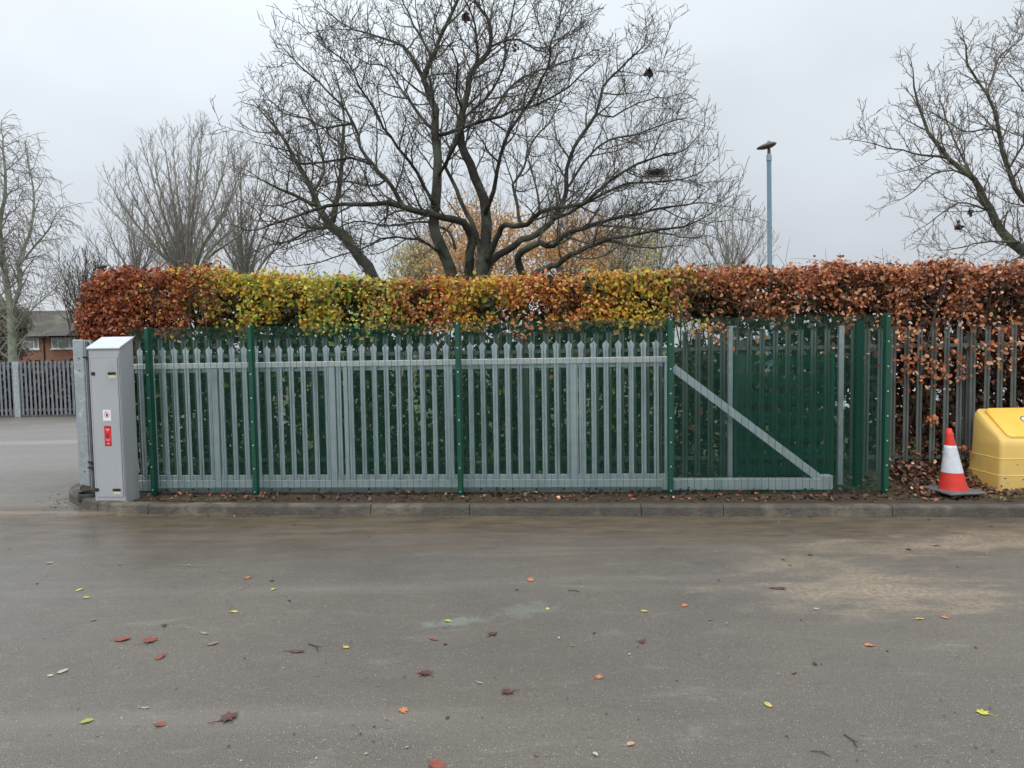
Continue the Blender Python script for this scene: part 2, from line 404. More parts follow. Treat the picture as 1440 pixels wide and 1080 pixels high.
# verge: soil between kerb and hedge, slightly uneven
inner = [kk[i] + knrm(i) * (KW - .002) for i in range(len(kk))]
SCR_END = FP(1250, 575)[0] + .05
def verge():
    b = MB(); rows = []
    nrow = 26
    for i, p in enumerate(inner):
        s = (p - P1).dot(T); d0 = (p - P1).dot(N)
        s2 = max(s, -1.02)
        dend = 2.6 if s > -1.0 else 2.6
        e = Vector(W(s2 if s > -1.1 else -1.02, 1.9))
        row = []
        for j in range(nrow):
            u = (j / (nrow - 1)) ** 1.4
            q = p.lerp(e, u)
            z = VZ - .014 - .014 * min(1, u * 12) + noise.noise(q * 4) * .014 * min(1, u * 8) + noise.noise(q * 15) * .007 * min(1, u * 8)
            dd_ = (q - P1).dot(N); z += (.26 if s > SCR_END else .10 if s > 5.9 else .04) * math.exp(-((dd_ - 1.1) / .42) ** 2) * (1 + .5 * noise.noise(q * 1.7))
            row.append(Vector((q.x, q.y, z)))
        rows.append(row)
    vs = [v for r in rows for v in r]
    b.add(vs, [(i * nrow + j, i * nrow + j + 1, (i + 1) * nrow + j + 1, (i + 1) * nrow + j) for i in range(len(rows) - 1) for j in range(nrow - 1)])
    o = b.build('verge', M['soil'], smooth=True); return tag(o, kind='structure')
verge()
a0 = W(-1.02, 1.9); a1 = W(11.5, 1.9); a2 = W(60, 60); a3 = W(-1.02, 60)
sheet('field', [(a0.x, a0.y), (W(60, 1.9).x, W(60, 1.9).y), (a2.x, a2.y), (a3.x, a3.y)], VZ - .02, M['grass'])
# silty joint along kerb of the side road
# ------------------------------------------------------------------ green mesh screen
posts_px = [(205.4, 461.6, 215.8, 688.4), (351, 459.3, 358.7, 691.8), (643.1, 455, 647.2, 691.1), (942.8, 449.4, 943.3, 689.7), (1249.7, 444.7, 1245.3, 688.3)]
post_s = [(FP(a, b)[0] + FP(c, e)[0]) / 2 for a, b, c, e in posts_px]
MT = FP(640, 453)[1]; MBt = FP(640, 690.5)[1]
print('mesh top/bottom', MT, MBt, 'posts', post_s, 'base z at 645,697', FP(645, 697)[1], FP(211, 460)[1], FP(1249, 441.5)[1])
SCREEN_L = FP(183, 575)[0]; SCREEN_R = FP(1251.5, 575)[0]
scr = fence_frame('mesh_screen', 0, 0, VZ)
tag(scr, 'tall green welded mesh safety screen on five bolted green posts along the kerb', 'fence')
def mesh_panel(s0, s1, z0, z1, parent, name='mesh_panel', wr=.0017, vs=.0762, hs=.0127, mt='green_wire'):
    b = MB()
    n = int((s1 - s0) / vs)
    off = ((s1 - s0) - n * vs) / 2
    for i in range(n + 1):
        x = s0 + off + i * vs
        b.box(x - wr, x + wr, -wr, wr, z0, z1)
    k = int((z1 - z0) / hs)
    for i in range(k + 1):
        z = z0 + i * hs
        b.box(s0, s1, -wr * 3, -wr, z - wr, z + wr)
    return b.build(name, M[mt], parent)
edges = [SCREEN_L] + [p for p in post_s[1:4]] + [SCREEN_R]
zb, zt = MBt - VZ, MT - VZ
for a, c in zip(edges, edges[1:]):
    mesh_panel(a + .003, c - .003, zb, zt, scr)
for i, s in enumerate(post_s):
    b = MB(); b.box(-.03, .03, .004, .064, -.08, zt - .01, .004)
    p = b.build('post', M['green'], scr, loc=(s, 0, 0))
    b = MB(); b.box(-.026, .026, -.012, -.0056, zb - .02, zt + .005, .002)
    c = b.build('clamp_bar', M['green'], p)
    b = MB(); b.box(-.033, .033, .001, .067, zt - .01, zt + .006, .003); b.build('post_cap', M['green'], p)
    z_hi = FP(posts_px[i][0], posts_px[i][1])[1] - VZ; z_lo = FP(posts_px[i][2], posts_px[i][3])[1] - VZ
    if i == 0:
        b = MB(); b.prism([(.0085 * math.cos(a * math.pi / 4), .0085 * math.sin(a * math.pi / 4)) for a in range(8)],
                lambda q: Vector((q[0], -.019, q[1])), lambda q: Vector((q[0], -.012, q[1])))
        bolt0 = b.build('bolt', M['bolt'], p, loc=(0, 0, z_hi))
    for k in range(8):
        if i or k: cp(bolt0, p, (0, 0, z_hi + (z_lo - z_hi) * k / 7))

# ------------------------------------------------------------------ sliding palisade gate
GD = .20
gs = lambda x, y: FP(x, y, GD)
gL = FP(190, 575, GD)[0]; gR = FP(939, 600, GD)[0]; gTail = FP(1171, 683, GD)[0]
g_top_t = FP(640, 505.5, GD)[1] - VZ; g_top_b = FP(640, 513.5, GD)[1] - VZ
g_bot_t = FP(640, 669, GD)[1] - VZ; g_bot_l = FP(640, 674.5, GD)[1] - VZ; g_bot_b = FP(640, 690, GD)[1] - VZ
g_tip = FP(640, 481.5, GD)[1] - VZ
print('gate', gL, gR, gTail, g_top_t, g_bot_t, g_bot_b, g_tip)
gate = fence_frame('sliding_gate', 0, GD, VZ)
tag(gate, 'galvanised steel sliding palisade gate with pointed pales, slid open behind the green mesh screen', 'gate')
def bx(name, mt, parent, *a, bev=.004):
    b = MB(); b.box(*a, bev); return b.build(name, mt, parent)
G = M['galv_gate']
bx('top_rail', M['galv_lit'], gate, gL, gR + .02, -.012, .05, g_top_b, g_top_t)
bb = MB(); bb.box(gL, gTail, 0, .10, g_bot_b, g_bot_l, .006)
bb.build('bottom_beam', G, gate)
bb = MB(); bb.box(gL, gR - .03, .012, .05, g_bot_l + .001, g_bot_t + .012, .003); bb.build('pale_rail', G, gate)
bb = MB(); bb.box(gL, gTail - .01, -.008, .004, g_bot_b - .012, g_bot_b - .002); bb.build('guide_lip', M['green'], gate)
bx('end_stile', G, gate, gR - .035, gR + .03, -.008, .055, g_bot_l + .002, g_top_t - .002)
bx('inner_rail', G, gate, gL, gR - .05, .03, .07, g_top_b - .05, g_top_b - .004)
for x, w in ((304, .075), (468, .085), (487, .05), (634, .06), (808, .085), (822, .03)):
    s = FP(x, 590, GD)[0]; bx('stile', G, gate, s - w / 2, s + w / 2, -.004, .045, g_bot_l + .002, g_top_b - .002)
# diagonal brace
b0 = FP(948, 518, GD); b1 = FP(1160, 678, GD)
bb = MB(); A = Vector((b0[0], 0, b0[1] - VZ)); B = Vector((b1[0], 0, b1[1] - VZ)); dd = (B - A).normalized(); up = Vector((-dd.z, 0, dd.x)) * .045
bb.prism([A + up, B + up, B - up, A - up], lambda p: p + Vector((0, .012, 0)), lambda p: p + Vector((0, .075, 0)))
bb.build('diagonal_brace', G, gate)
bb = MB(); bb.box(gTail - .135, gTail + .002, -.004, .104, g_bot_b + .02, g_bot_l + .035, .004); bb.build('end_plate', G, gate)
# pale: W section with a flared single point
def pale_mesh(w, d, z0, z1, tip=.115, fl=1.22, triple=False):
    b = MB(); th = .004
    xs = [-.5, -.36, -.14, 0, .14, .36, .5]; ys = [.35, 0, 0, 1, 0, 0, .35]
    levels = [(z0, 1, 0), (z1 - tip, .98, 0), (z1 - .060, fl, .0)]
    rows = []
    for z, k, o in levels:
        rows.append([Vector((x * w * k, y * d - d, z)) for x, y in zip(xs, ys)])
    if triple:
        top = [z1 - .03, z1 - .05, z1 - .09, z1, z1 - .09, z1 - .05, z1 - .03]; sp = 1.45
    else:
        top = [z1 - .050, z1 - .036, z1 - .020, z1, z1 - .020, z1 - .036, z1 - .050]; sp = .0
    last = []
    for x, y, z in zip(xs, ys, top):
        k = fl
        last.append(Vector((x * w * k * (1.15 if triple and abs(x) > .4 else 1), y * d - d - (.012 if triple and abs(x) > .3 else 0), z)))
    rows.append(last)
    n = 7; fr = [v for r in rows for v in r]; bk = [v + Vector((0, th, 0)) for v in fr]
    fs = [(i * n + j, i * n + j + 1, (i + 1) * n + j + 1, (i + 1) * n + j) for i in range(len(rows) - 1) for j in range(n - 1)]
    m_ = len(fr)
    fs2 = [tuple(reversed([q + m_ for q in f])) for f in fs]
    side = [(i * n, (i + 1) * n, (i + 1) * n + m_, i * n + m_) for i in range(len(rows) - 1)] + [((i + 1) * n - 1, (i + 1) * n - 1 + m_, (i + 2) * n - 1 + m_, (i + 2) * n - 1) for i in range(len(rows) - 1)]
    k = (len(rows) - 1) * n
    side += [(k + j, k + j + 1, k + j + 1 + m_, k + j + m_) for j in range(n - 1)]
    b.add(fr + bk, fs + fs2 + side)
    return b
pm = pale_mesh(.059, .018, g_bot_t - .03, g_tip, .12, 1.38)
s0, s1 = FP(201, 590, GD)[0], FP(923, 590, GD)[0]
first = pm.build('pale', G, gate, loc=(s0, .010, 0))
for i in range(1, 44):
    c = cp(first, gate, (s0 + (s1 - s0) * i / 43, .010 + rnd.uniform(-.001, .001), rnd.uniform(-.002, .002)))
bb = MB(); bb.prism([(.007 * math.cos(a * math.pi / 3), .007 * math.sin(a * math.pi / 3)) for a in range(6)], lambda q: Vector((q[0], .003, q[1])), lambda q: Vector((q[0], .014, q[1])))
fb = bb.build('fixing_bolt', M['galv_dull'], gate, loc=(s0 + .018, 0, g_bot_t + .002))
for i in range(1, 44): cp(fb, gate, (s0 + (s1 - s0) * i / 43 + .018, 0, g_bot_t + .002))
# a dark knot hole / tie on two stiles
# ground track
trk = fence_frame('gate_track', 0, GD, VZ)
tag(trk, 'low steel ground track with bolt heads under the sliding gate', 'track')
bb = MB(); bb.box(FP(225, 693, GD)[0], FP(930, 693, GD)[0], -.03, .12, -.03, .035, .004); bb.build('rail', M['track'], trk)
for x in (254, 274, 296, 334, 384, 410, 450, 520, 560, 677, 709, 722, 755, 793, 828, 838, 872, 912):
    q = FP(x, 693, GD)[0]; bx('bolt', M['black'], trk, q - .012, q + .012, -.045, -.0305, .004, .026)

# rear screens and bare posts behind the gate tail
rs = fence_frame('rear_mesh_screen', 0, .48, VZ)
tag(rs, 'second green welded mesh screen standing behind the gate tail, seen through the front mesh', 'fence')
r0, r1 = FP(1036, 575, .48)[0], FP(1168, 575, .48)[0]
mesh_panel(r0, r1, .12, FP(1100, 496, .48)[1] - VZ, rs, wr=.0022)
for s in (r0 - .02, r1 + .02): bx('post', M['green'], rs, s - .02, s + .02, -.02, .02, -.05, FP(1100, 496, .48)[1] - VZ)
gp = fence_frame('green_box_post', FP(1207, 575, .45)[0], .45, VZ)
tag(gp, 'wide dark green post behind the right end of the mesh screen', 'post')
hz = FP(1200, 452, .45)[1] - VZ
bx('box_section', M['green_dark'], gp, -.045, .045, -.03, .03, -.05, hz); bx('cap', M['green_dark'], gp, -.054, .054, -.034, .034, hz, hz + .006, bev=.002)
for x, lab in ((1027, 'slim bare galvanised post behind the mesh, crossed by the diagonal brace'), (1183, 'slim bare galvanised post behind the mesh, right of the diagonal brace')):
    q = fence_frame('guide_post', FP(x, 560, .40)[0], .40, VZ); tag(q, lab, 'post', 'bare guide posts behind the mesh')
    h = FP(x, 458, .40)[1] - VZ
    bb = MB(); bb.box(-.028, .028, 0, .005, -.06, h); bb.box(-.028, -.022, .0052, .05, -.06, h - .001); bb.build('angle', M['galv'], q)
    bx('foot_plate', M['galv_dull'], q, -.06, .06, -.03, .09, -.01, .012, bev=.002)

# ------------------------------------------------------------------ boundary palisade fence
PD = .74
pf = fence_frame('palisade_fence', 0, PD, VZ)
tag(pf, 'weathered grey palisade fence with splayed pale tops running in front of the beech hedge', 'fence')
pt = FP(900, 461, PD)[1] - VZ; pr = FP(900, 492, PD)[1] - VZ
print('palisade height', pt)
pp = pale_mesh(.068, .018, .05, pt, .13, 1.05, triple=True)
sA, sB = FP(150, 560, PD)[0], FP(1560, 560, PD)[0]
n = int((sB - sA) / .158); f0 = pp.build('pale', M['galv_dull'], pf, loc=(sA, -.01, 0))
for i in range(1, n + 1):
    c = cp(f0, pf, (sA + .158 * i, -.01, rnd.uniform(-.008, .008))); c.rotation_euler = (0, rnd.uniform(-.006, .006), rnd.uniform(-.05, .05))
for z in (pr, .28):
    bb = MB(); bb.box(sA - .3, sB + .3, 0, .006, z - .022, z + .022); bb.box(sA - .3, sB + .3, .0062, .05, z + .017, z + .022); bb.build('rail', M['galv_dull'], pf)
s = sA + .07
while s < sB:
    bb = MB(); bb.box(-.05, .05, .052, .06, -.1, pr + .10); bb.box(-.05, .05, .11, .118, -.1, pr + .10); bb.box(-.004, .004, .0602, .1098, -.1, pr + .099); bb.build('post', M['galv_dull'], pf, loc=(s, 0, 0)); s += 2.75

# ------------------------------------------------------------------ gate posts on the left
gpst = fence_frame('gate_post', FP(114, 580, .55)[0], .55, VZ)
tag(gpst, 'wide spangled galvanised box post standing left of the grey cabinet', 'post')
h = FP(112, 477.5, .55)[1] - VZ
bx('box_section', M['galv_post'], gpst, -.075, .075, 0, .15, -.08, h, bev=.008)
for z in (h - .40, h - .245, .17):
    bb = MB(); bb.prism([(.010 * math.cos(a * math.pi / 4), .010 * math.sin(a * math.pi / 4)) for a in range(8)], lambda q: Vector((.01 + q[0], -.002, z + q[1])), lambda q: Vector((.01 + q[0], .01, z + q[1])))
    bb.build('bolt_hole', M['black'], gpst)
kpst = fence_frame('keeper_post', FP(128, 580, .42)[0], .42, VZ)
tag(kpst, 'thin dark steel channel with brackets between the spangled post and the grey cabinet', 'post')
h2 = FP(128, 478, .42)[1] - VZ
bb = MB(); bb.box(-.045, .045, .04, .05, -.05, h2); bb.box(-.045, -.036, 0, .0398, -.05, h2); bb.box(.036, .045, 0, .0398, -.05, h2)
bb.build('channel', M['galv'], kpst)
for z in (h2 - .22, .32, .25): bx('bracket', M['black'], kpst, -.06, .05, -.03, -.002, z - .012, z + .012)
bx('rubber_strip', M['rubber'], kpst, -.032, -.012, .002, .038, -.04, h2 - .02)

# ------------------------------------------------------------------ grey cabinet
CD = -.37
cs0 = FP(129.5, 600, CD)[0]; cs1 = FP(172.8, 600, CD)[0]; cw = cs1 - cs0
cab = fence_frame('gate_motor_cabinet', (cs0 + cs1) / 2, CD, VZ)
tag(cab, 'tall grey metal cabinet with sloping lid, black latches and two stickers on the kerb corner', 'cabinet')
hf = FP(148, 488, CD)[1] - VZ; hb = FP(165, 474, CD + .25)[1] - VZ; dp = .25
print('cabinet', cw, hf, hb)
x0, x1 = -cw / 2, cw / 2
bb = MB(); bb.prism([(0, -.05), (dp, -.05), (dp, hb - .012), (0, hf - .012)], lambda q: Vector((x0, q[0], q[1])), lambda q: Vector((x1, q[0], q[1])))
bb.build('body', M['cab'], cab)
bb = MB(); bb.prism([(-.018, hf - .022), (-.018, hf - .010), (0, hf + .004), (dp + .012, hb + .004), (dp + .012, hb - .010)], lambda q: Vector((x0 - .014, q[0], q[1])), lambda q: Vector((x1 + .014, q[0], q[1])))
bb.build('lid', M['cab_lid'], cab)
bb = MB(); dz0, dz1 = .10 - .06, hf - .13
bb.box(x0 + .022, x1 - .030, -.0075, .001, dz0, dz1, .003); door = bb.build('door', M['cab'], cab)
bb = MB(); bb.box(x1 - .012, x1 - .006, -.004, .001, dz0, dz1 + .05); bb.build('corner_trim', M['seam'], cab)
bb = MB()
for a in ((x0 + .017, x0 + .022, dz0, dz1 + .005), (x1 - .030, x1 - .0245, dz0, dz1 + .005), (x0 + .0221, x1 - .0301, dz1, dz1 + .005)): bb.box(a[0], a[1], -.0025, .001, a[2], a[3])
bb.build('door_gap', M['seam'], cab)
def latch(px, py, w, hh, label):
    s, z = FP(px, py, CD); s -= (cs0 + cs1) / 2; z -= VZ
    bb = MB(); bb.box(s - w / 2, s + w / 2, -.022, -.0078, z - hh / 2, z + hh / 2, .005); la = bb.build('latch', M['black'], door)
    if label:
        bb = MB(); bb.box(s - w / 2 + .005, s + w / 2 - .002, -.0095, -.0078, z - hh / 2 - .036, z - hh / 2 - .003); bb.build('latch_label', M['cream'], door)
latch(158, 525, .092, .030, True); latch(165, 688.5, .092, .030, True)
def hinge(px, py):
    s, z = FP(px, py, CD); s -= (cs0 + cs1) / 2; z -= VZ
    bx('hinge', M['black'], cab, s - .024, s + .020, -.016, -.0095, z - .019, z + .019)
hinge(132, 525.5); hinge(137.5, 688.5)
# white sticker with a hand in a red ring, red sticker with pale print
s, z = FP(151, 584, CD); s -= (cs0 + cs1) / 2; z -= VZ
bb = MB(); bb.box(s - .047, s + .047, -.0092, -.0076, z - .063, z + .063); st = bb.build('hand_sticker', M['white'], door)
bb = MB(); ring = [(math.cos(a * math.pi / 12), math.sin(a * math.pi / 12)) for a in range(24)]
vs = [Vector((s + r * c * .8, -.0098, z + .010 + r * e)) for r in (.038, .032) for c, e in ring]
bb.add(vs, [(i, (i + 1) % 24, 24 + (i + 1) % 24, 24 + i) for i in range(24)])
dvec = [(-.020, .026), (-.016, .030), (.021, -.026), (.017, -.030)]
bb.add([Vector((s + a * .8 * 1.1, -.0100, z + .010 + c)) for a, c in dvec], [(0, 1, 2, 3)])
bb.build('prohibition_ring', M['red'], door)
bb = MB()
def rect(b, cx, cz, w, hh, y=-.0096, rot=0.0):
    c, e = math.cos(rot), math.sin(rot)
    b.add([Vector((cx + (a * w * c - q * hh * e), y, cz + (a * w * e + q * hh * c))) for a, q in ((-.5, -.5), (.5, -.5), (.5, .5), (-.5, .5))], [(0, 1, 2, 3)])
rect(bb, s, z - .002, .022, .022)
for i, (dx, hh) in enumerate(((-.0085, .014), (-.003, .019), (.003, .018), (.0085, .013))): rect(bb, s + dx, z + .0095 + hh / 2, .0042, hh)
rect(bb, s + .014, z + .004, .005, .016, rot=-.6)
bb.build('hand_symbol', M['ink'], door)
s, z = FP(152.5, 613, CD); s -= (cs0 + cs1) / 2; z -= VZ
bb = MB(); bb.box(s - .042, s + .042, -.0092, -.0076, z - .118, z + .118); bb.build('warning_sticker', M['red'], door)
bb = MB(); rect(bb, s, z + .105, .076, .012); rect(bb, s, z - .068, .070, .010); rect(bb, s, z - .108, .070, .010)
rect(bb, s - .004, z + .012, .026, .012, rot=.5); rect(bb, s + .002, z - .012, .030, .012, rot=-.5); rect(bb, s - .006, z - .005, .012, .05, rot=.3); bb.build('dark_print', M['darkred'], door)
bb = MB(); bb.add([Vector((s + a, -.0097, z + c)) for a, c in ((-.028, .085), (.028, .085), (0, .052))], [(0, 1, 2)])
for k in range(4): rect(bb, s, z - .035 - k * .0075, .056 - .010 * (k % 2), .0035)
rect(bb, s + .002, z - .087, .024, .016); bb.build('pale_print', M['pink'], door)

# dark pit with a pipe elbow beside the cabinet
pitp = ground(126, 697, VZ)
dr = empty('drain_pot', (pitp.x + .02, pitp.y + .02, VZ - .035)); tag(dr, 'round black damp pot sunk between the kerb nose and the grey cabinet', 'drain')
bb = MB(); bb.lathe([(.15, -.02), (.155, .07), (.147, .078), (.14, .07), (.14, .0)], n=28, cap=False); bb.build('collar', M['black'], dr, True)
bb = MB(); bb.lathe([(.001, .012), (.141, .012)], n=28, cap=False); bb.build('soil_fill', M['pit'], dr)

# ------------------------------------------------------------------ leaves toolkit
SHP = np.array([(0, 0, 0), (.28, -.30, .05), (.68, -.30, .06), (1, 0, -.02), (.68, .30, .06), (.28, .30, .05)], float)
QD = np.array([(0, 3, 2, 1), (0, 5, 4, 3)])
def rand_rot(nl, nrm, spread, droop=.3):
    """orthonormal frames: leaf plane normal near nrm"""
    n = nrm + nr.normal(0, spread, (nl, 3)); n /= np.linalg.norm(n, axis=1)[:, None]
    a = nr.normal(0, 1, (nl, 3)); a[:, 2] -= droop
    a -= n * (a * n).sum(1)[:, None]; a /= np.linalg.norm(a, axis=1)[:, None]
    return a, np.cross(n, a), n
def leaves(name, pos, nrm, size, cols, mt, parent=None, spread=.7, droop=.6, curl=1.0):
    nl = len(pos); a, b, n = rand_rot(nl, nrm, spread, droop)
    sz = size * nr.uniform(.7, 1.25, nl)
    cz = nr.uniform(.2, 2.6, nl) * curl
    v = (pos[:, None, :] + sz[:, None, None] * (SHP[None, :, 0, None] * a[:, None, :] + SHP[None, :, 1, None] * b[:, None, :] * nr.uniform(.8, 1.15, nl)[:, None, None]
         + SHP[None, :, 2, None] * n[:, None, :] * cz[:, None, None]))
    q = (np.arange(nl)[:, None, None] * 6 + QD[None]).reshape(-1, 4)
    return npmesh(name, v.reshape(-1, 3), q, mt, parent, np.repeat(cols, 6, 0))

PALET = {
    'red': [(.24, .045, .018), (.36, .08, .028), (.15, .028, .014), (.50, .16, .06), (.56, .25, .13)],
    'copper': [(.52, .18, .065), (.30, .08, .032), (.64, .27, .11), (.17, .045, .024), (.74, .42, .24)],
    'yellow': [(.74, .50, .05), (.58, .42, .04), (.80, .60, .11), (.64, .30, .04), (.36, .34, .04)],
    'ygreen': [(.36, .42, .06), (.58, .54, .07), (.20, .34, .07), (.30, .44, .10), (.74, .64, .12), (.44, .46, .09), (.56, .26, .05)],
    'orange': [(.70, .25, .06), (.60, .16, .05), (.76, .40, .10), (.42, .10, .04), (.74, .36, .19)],
    'green': [(.045, .075, .02), (.06, .09, .025), (.035, .055, .018), (.09, .10, .03), (.07, .055, .02)],
    'brown': [(.09, .038, .022), (.06, .028, .018), (.13, .06, .032), (.045, .02, .014), (.20, .10, .06)]}
# colour zones along the hedge (photo px -> weights)
ZON = [(100, 'red'), (270, 'red'), (305, 'yellow'), (350, 'ygreen'), (415, 'yellow'), (470, 'ygreen'), (540, 'ygreen'), (570, 'copper'), (610, 'orange'), (650, 'yellow'), (700, 'yellow'),
       (730, 'orange'), (775, 'copper'), (810, 'orange'), (850, 'yellow'), (905, 'yellow'), (940, 'ygreen'), (965, 'copper'), (1100, 'copper'), (1300, 'copper'), (1500, 'copper')]
def zone_cols(pxs, seed=0):
    out = np.zeros((len(pxs), 3)); xs = [z[0] for z in ZON]
    for i, x in enumerate(pxs):
        x = x + rnd.gauss(0, 26) + 34 * math.sin(i * .0011); k = min(range(len(xs)), key=lambda j: abs(xs[j] - x))
        if rnd.random() < .10: k = min(len(xs) - 1, max(0, k + rnd.choice((-1, 1))))
        c = np.array(rnd.choice(PALET[ZON[k][1]])); out[i] = c * rnd.uniform(.7, 1.25)
    return out

# ------------------------------------------------------------------ beech hedge
HD0, HD1 = .92, 1.95
hL = FP(122, 430, 1.3)[0]; hR = FP(1600, 430, 1.3)[0]
topz = {}
def hedge_top(s):
    # height read off the photograph
    pxs = [(115, 470), (125, 425), (150, 392), (180, 379), (300, 380), (420, 388), (560, 392), (640, 392), (760, 388), (900, 382), (960, 377), (1100, 376), (1250, 373), (1440, 371), (1650, 369)]
    L_ = hedge_top.tab
    if not L_:
        for x, y in pxs: L_.append(FP(x, y, 1.15))
    for (a, za), (b, zb_) in zip(L_, L_[1:]):
        if s <= b: return za + (zb_ - za) * max(0, (s - a) / (b - a))
    return L_[-1][1]
hedge_top.tab = []
PXS = np.array([FP(x, 430, 1.0)[0] for x in range(60, 1700, 20)]); PXV = np.arange(60, 1700, 20)
s2px = lambda s: np.interp(s, PXS, PXV)
hedge = fence_frame('beech_hedge', 0, 1.4, VZ)
tag(hedge, 'long clipped beech hedge in red, yellow, green and copper autumn leaf behind the palisade fence', 'hedge')
hi = hedge.matrix_basis.inverted()
def to_local(P):  # P arrays of (s,d,z world) -> hedge local
    return np.stack([P[:, 0], P[:, 1] - 1.4, P[:, 2] - VZ], 1)
def fbm(p, k): return noise.fractal(Vector(p) * k, 1.0, 2.0, 3)
def hedge_leaves():
    pos, nrm, px = [], [], []
    n_cl = 11500
    for _ in range(n_cl):
        s = rnd.uniform(hL - .15, hR); ht = hedge_top(s)
        if s < FP(140, 430, 1.3)[0]: continue
        X = float(s2px(s))
        face = rnd.random()
        bulge = .10 * noise.noise(Vector((s * 1.6, 0, 3.3)))
        # foliage hangs lowest on the right and at the left end
        if face < .45:      # front face, upper band
            low = 2.02 if X < 250 else 2.12 if X < 960 else 2.02 if X < 1180 else 1.86
            u = rnd.random() ** .9; z = ht - u * (ht - low); d = HD0 + bulge + rnd.random() ** 2 * .35; nv = (0, -1, .25)
            dens = fbm((s, 0, z), 2.4) + .38 - (.85 * u if X > 960 else .30 * u)
            if dens < 0: continue
            if z > ht - .12: d += .05
        elif face < .80:    # top
            d = rnd.uniform(HD0, HD1); z = ht - rnd.random() ** 1.6 * .18; nv = (0, -.4, 1)
        elif face < .90:    # back
            d = HD1 - rnd.random() * .3; z = ht - rnd.random() * .6; nv = (0, 1, .2)
        else:               # interior
            d = rnd.uniform(HD0, HD1); z = ht - .08 - rnd.random() * .5; nv = (0, -.6, .5)
        z += .11 * noise.noise(Vector((s * 1.9, d, 0))) - .02 + .03 * noise.noise(Vector((s * 7, d * 3, 9)))
        if rnd.random() < .05 and face > .45 and face < .8: z += rnd.uniform(.03, .10)
        k = rnd.randint(5, 9); dirx = rnd.uniform(-1, 1)
        for q in range(k):
            t = (q / k - .5) * .22
            pos.append((s + t * dirx + rnd.gauss(0, .028), d + rnd.gauss(0, .04), z + rnd.gauss(0, .033) - abs(t) * .2)); nrm.append(nv); px.append(X)
    # rounded left end
    e0 = FP(146, 430, 1.3)[0]
    for _ in range(1150):
        th = rnd.uniform(-math.pi, 0); z = VZ + rnd.uniform(1.55, 2.85) if True else 0
        ht = 3.0; rr = .50 * (1 - max(0, (z - 2.2) / 1.1) ** 1.5) + .10 * noise.noise(Vector((th * 2, z * 3, 5)))
        if z < VZ + 1.8 and rnd.random() < .5: continue
        s = e0 + .28 + math.cos(th + math.pi / 2 * 0) * rr * 1.1; d = 1.42 + math.sin(th) * rr * 1.25
        if s > e0 + .7: continue
        for q in range(rnd.randint(5, 8)):
            pos.append((s + rnd.gauss(0, .04), d + rnd.gauss(0, .04), z + rnd.gauss(0, .04))); nrm.append((math.cos(th), math.sin(th), .3)); px.append(130)
    P = np.array(pos); Nn = np.array(nrm, float); C = zone_cols(px)
    leaves('foliage', to_local(P), Nn, .053, C, M['leaf'], hedge, .75, .7)
    print('hedge leaves', len(P))
hedge_leaves()
def hedge_lower():
    # sparse body of the hedge: green behind the gate, brown on the right
    pos, nrm, col = [], [], []
    n = 0
    while n < 52000:
        s = rnd.uniform(hL + .1, hR); z = VZ + rnd.random() ** .85 * 2.6; X = float(s2px(s))
        d = rnd.uniform(HD0 + .02, HD1 - .1)
        g = fbm((s * 1.1, d * .5, z * .8), 1.7)
        thin = (-.20 if z > 1.9 else -.27) if 560 < X < 1180 and z > .7 else -.34 if X < 560 else -.42
        if X > 1180: thin = -.42 if z > .75 else -.2
        n += 1
        if g < thin: continue
        pos.append((s, d, z)); nrm.append((0, -1, .4))
        u = rnd.random()
        if X < 960: k = 'green' if u < .72 else 'brown' if u < .9 else 'ygreen'
        elif X < 1180: k = 'green' if u < .55 else 'brown' if u < .9 else 'copper'
        else: k = 'brown' if u < .85 else 'copper' if u < .93 else 'green'
        col.append(np.array(rnd.choice(PALET[k])) * rnd.uniform(.6, 1.15))
    P = np.array(pos)
    leaves('inner_foliage', to_local(P), np.array(nrm, float), .092, np.array(col), M['leaf'], hedge, .9, .5)
hedge_lower()
def hanging():
    # sprays that push forward through the fences
    spots = [(1000, 462, 26, .30, 'copper', 60), (985, 455, 14, .30, 'yellow', 20), (740, 470, 14, .62, 'copper', 22), (735, 452, 30, .6, 'orange', 40), (505, 456, 40, .6, 'ygreen', 60), (905, 450, 24, .62, 'yellow', 40), (612, 460, 16, .62, 'orange', 20),
             (1290, 505, 40, .60, 'copper', 70), (1275, 470, 24, .60, 'copper', 40), (1310, 520, 38, .60, 'copper', 70), (1350, 512, 36, .60, 'copper', 60), (1405, 505, 36, .60, 'copper', 60), (1430, 480, 30, .6, 'copper', 40),
             (1330, 470, 50, .64, 'copper', 40), (1390, 455, 40, .64, 'copper', 30), (1268, 450, 26, .62, 'copper', 40), (1310, 590, 9, .62, 'orange', 12), (1358, 633, 8, .55, 'copper', 8), (1175, 492, 16, .6, 'copper', 10), (1350, 435, 90, .72, 'copper', 60), (1210, 505, 8, .5, 'copper', 6)]
    pos, nrm, col = [], [], []
    for x, y, r, d, k, n in spots:
        for _ in range(n):
            s, z = FP(x + rnd.gauss(0, r * .6), y + rnd.gauss(0, r * .38), d)
            pos.append((s, d + rnd.uniform(-.05, .08), z)); nrm.append((0, -1, .5)); col.append(np.array(rnd.choice(PALET[k])) * rnd.uniform(.8, 1.2))
    leaves('hanging_sprays', to_local(np.array(pos)), np.array(nrm, float), .053, np.array(col), M['leaf'], hedge, .6, .5)
hanging()
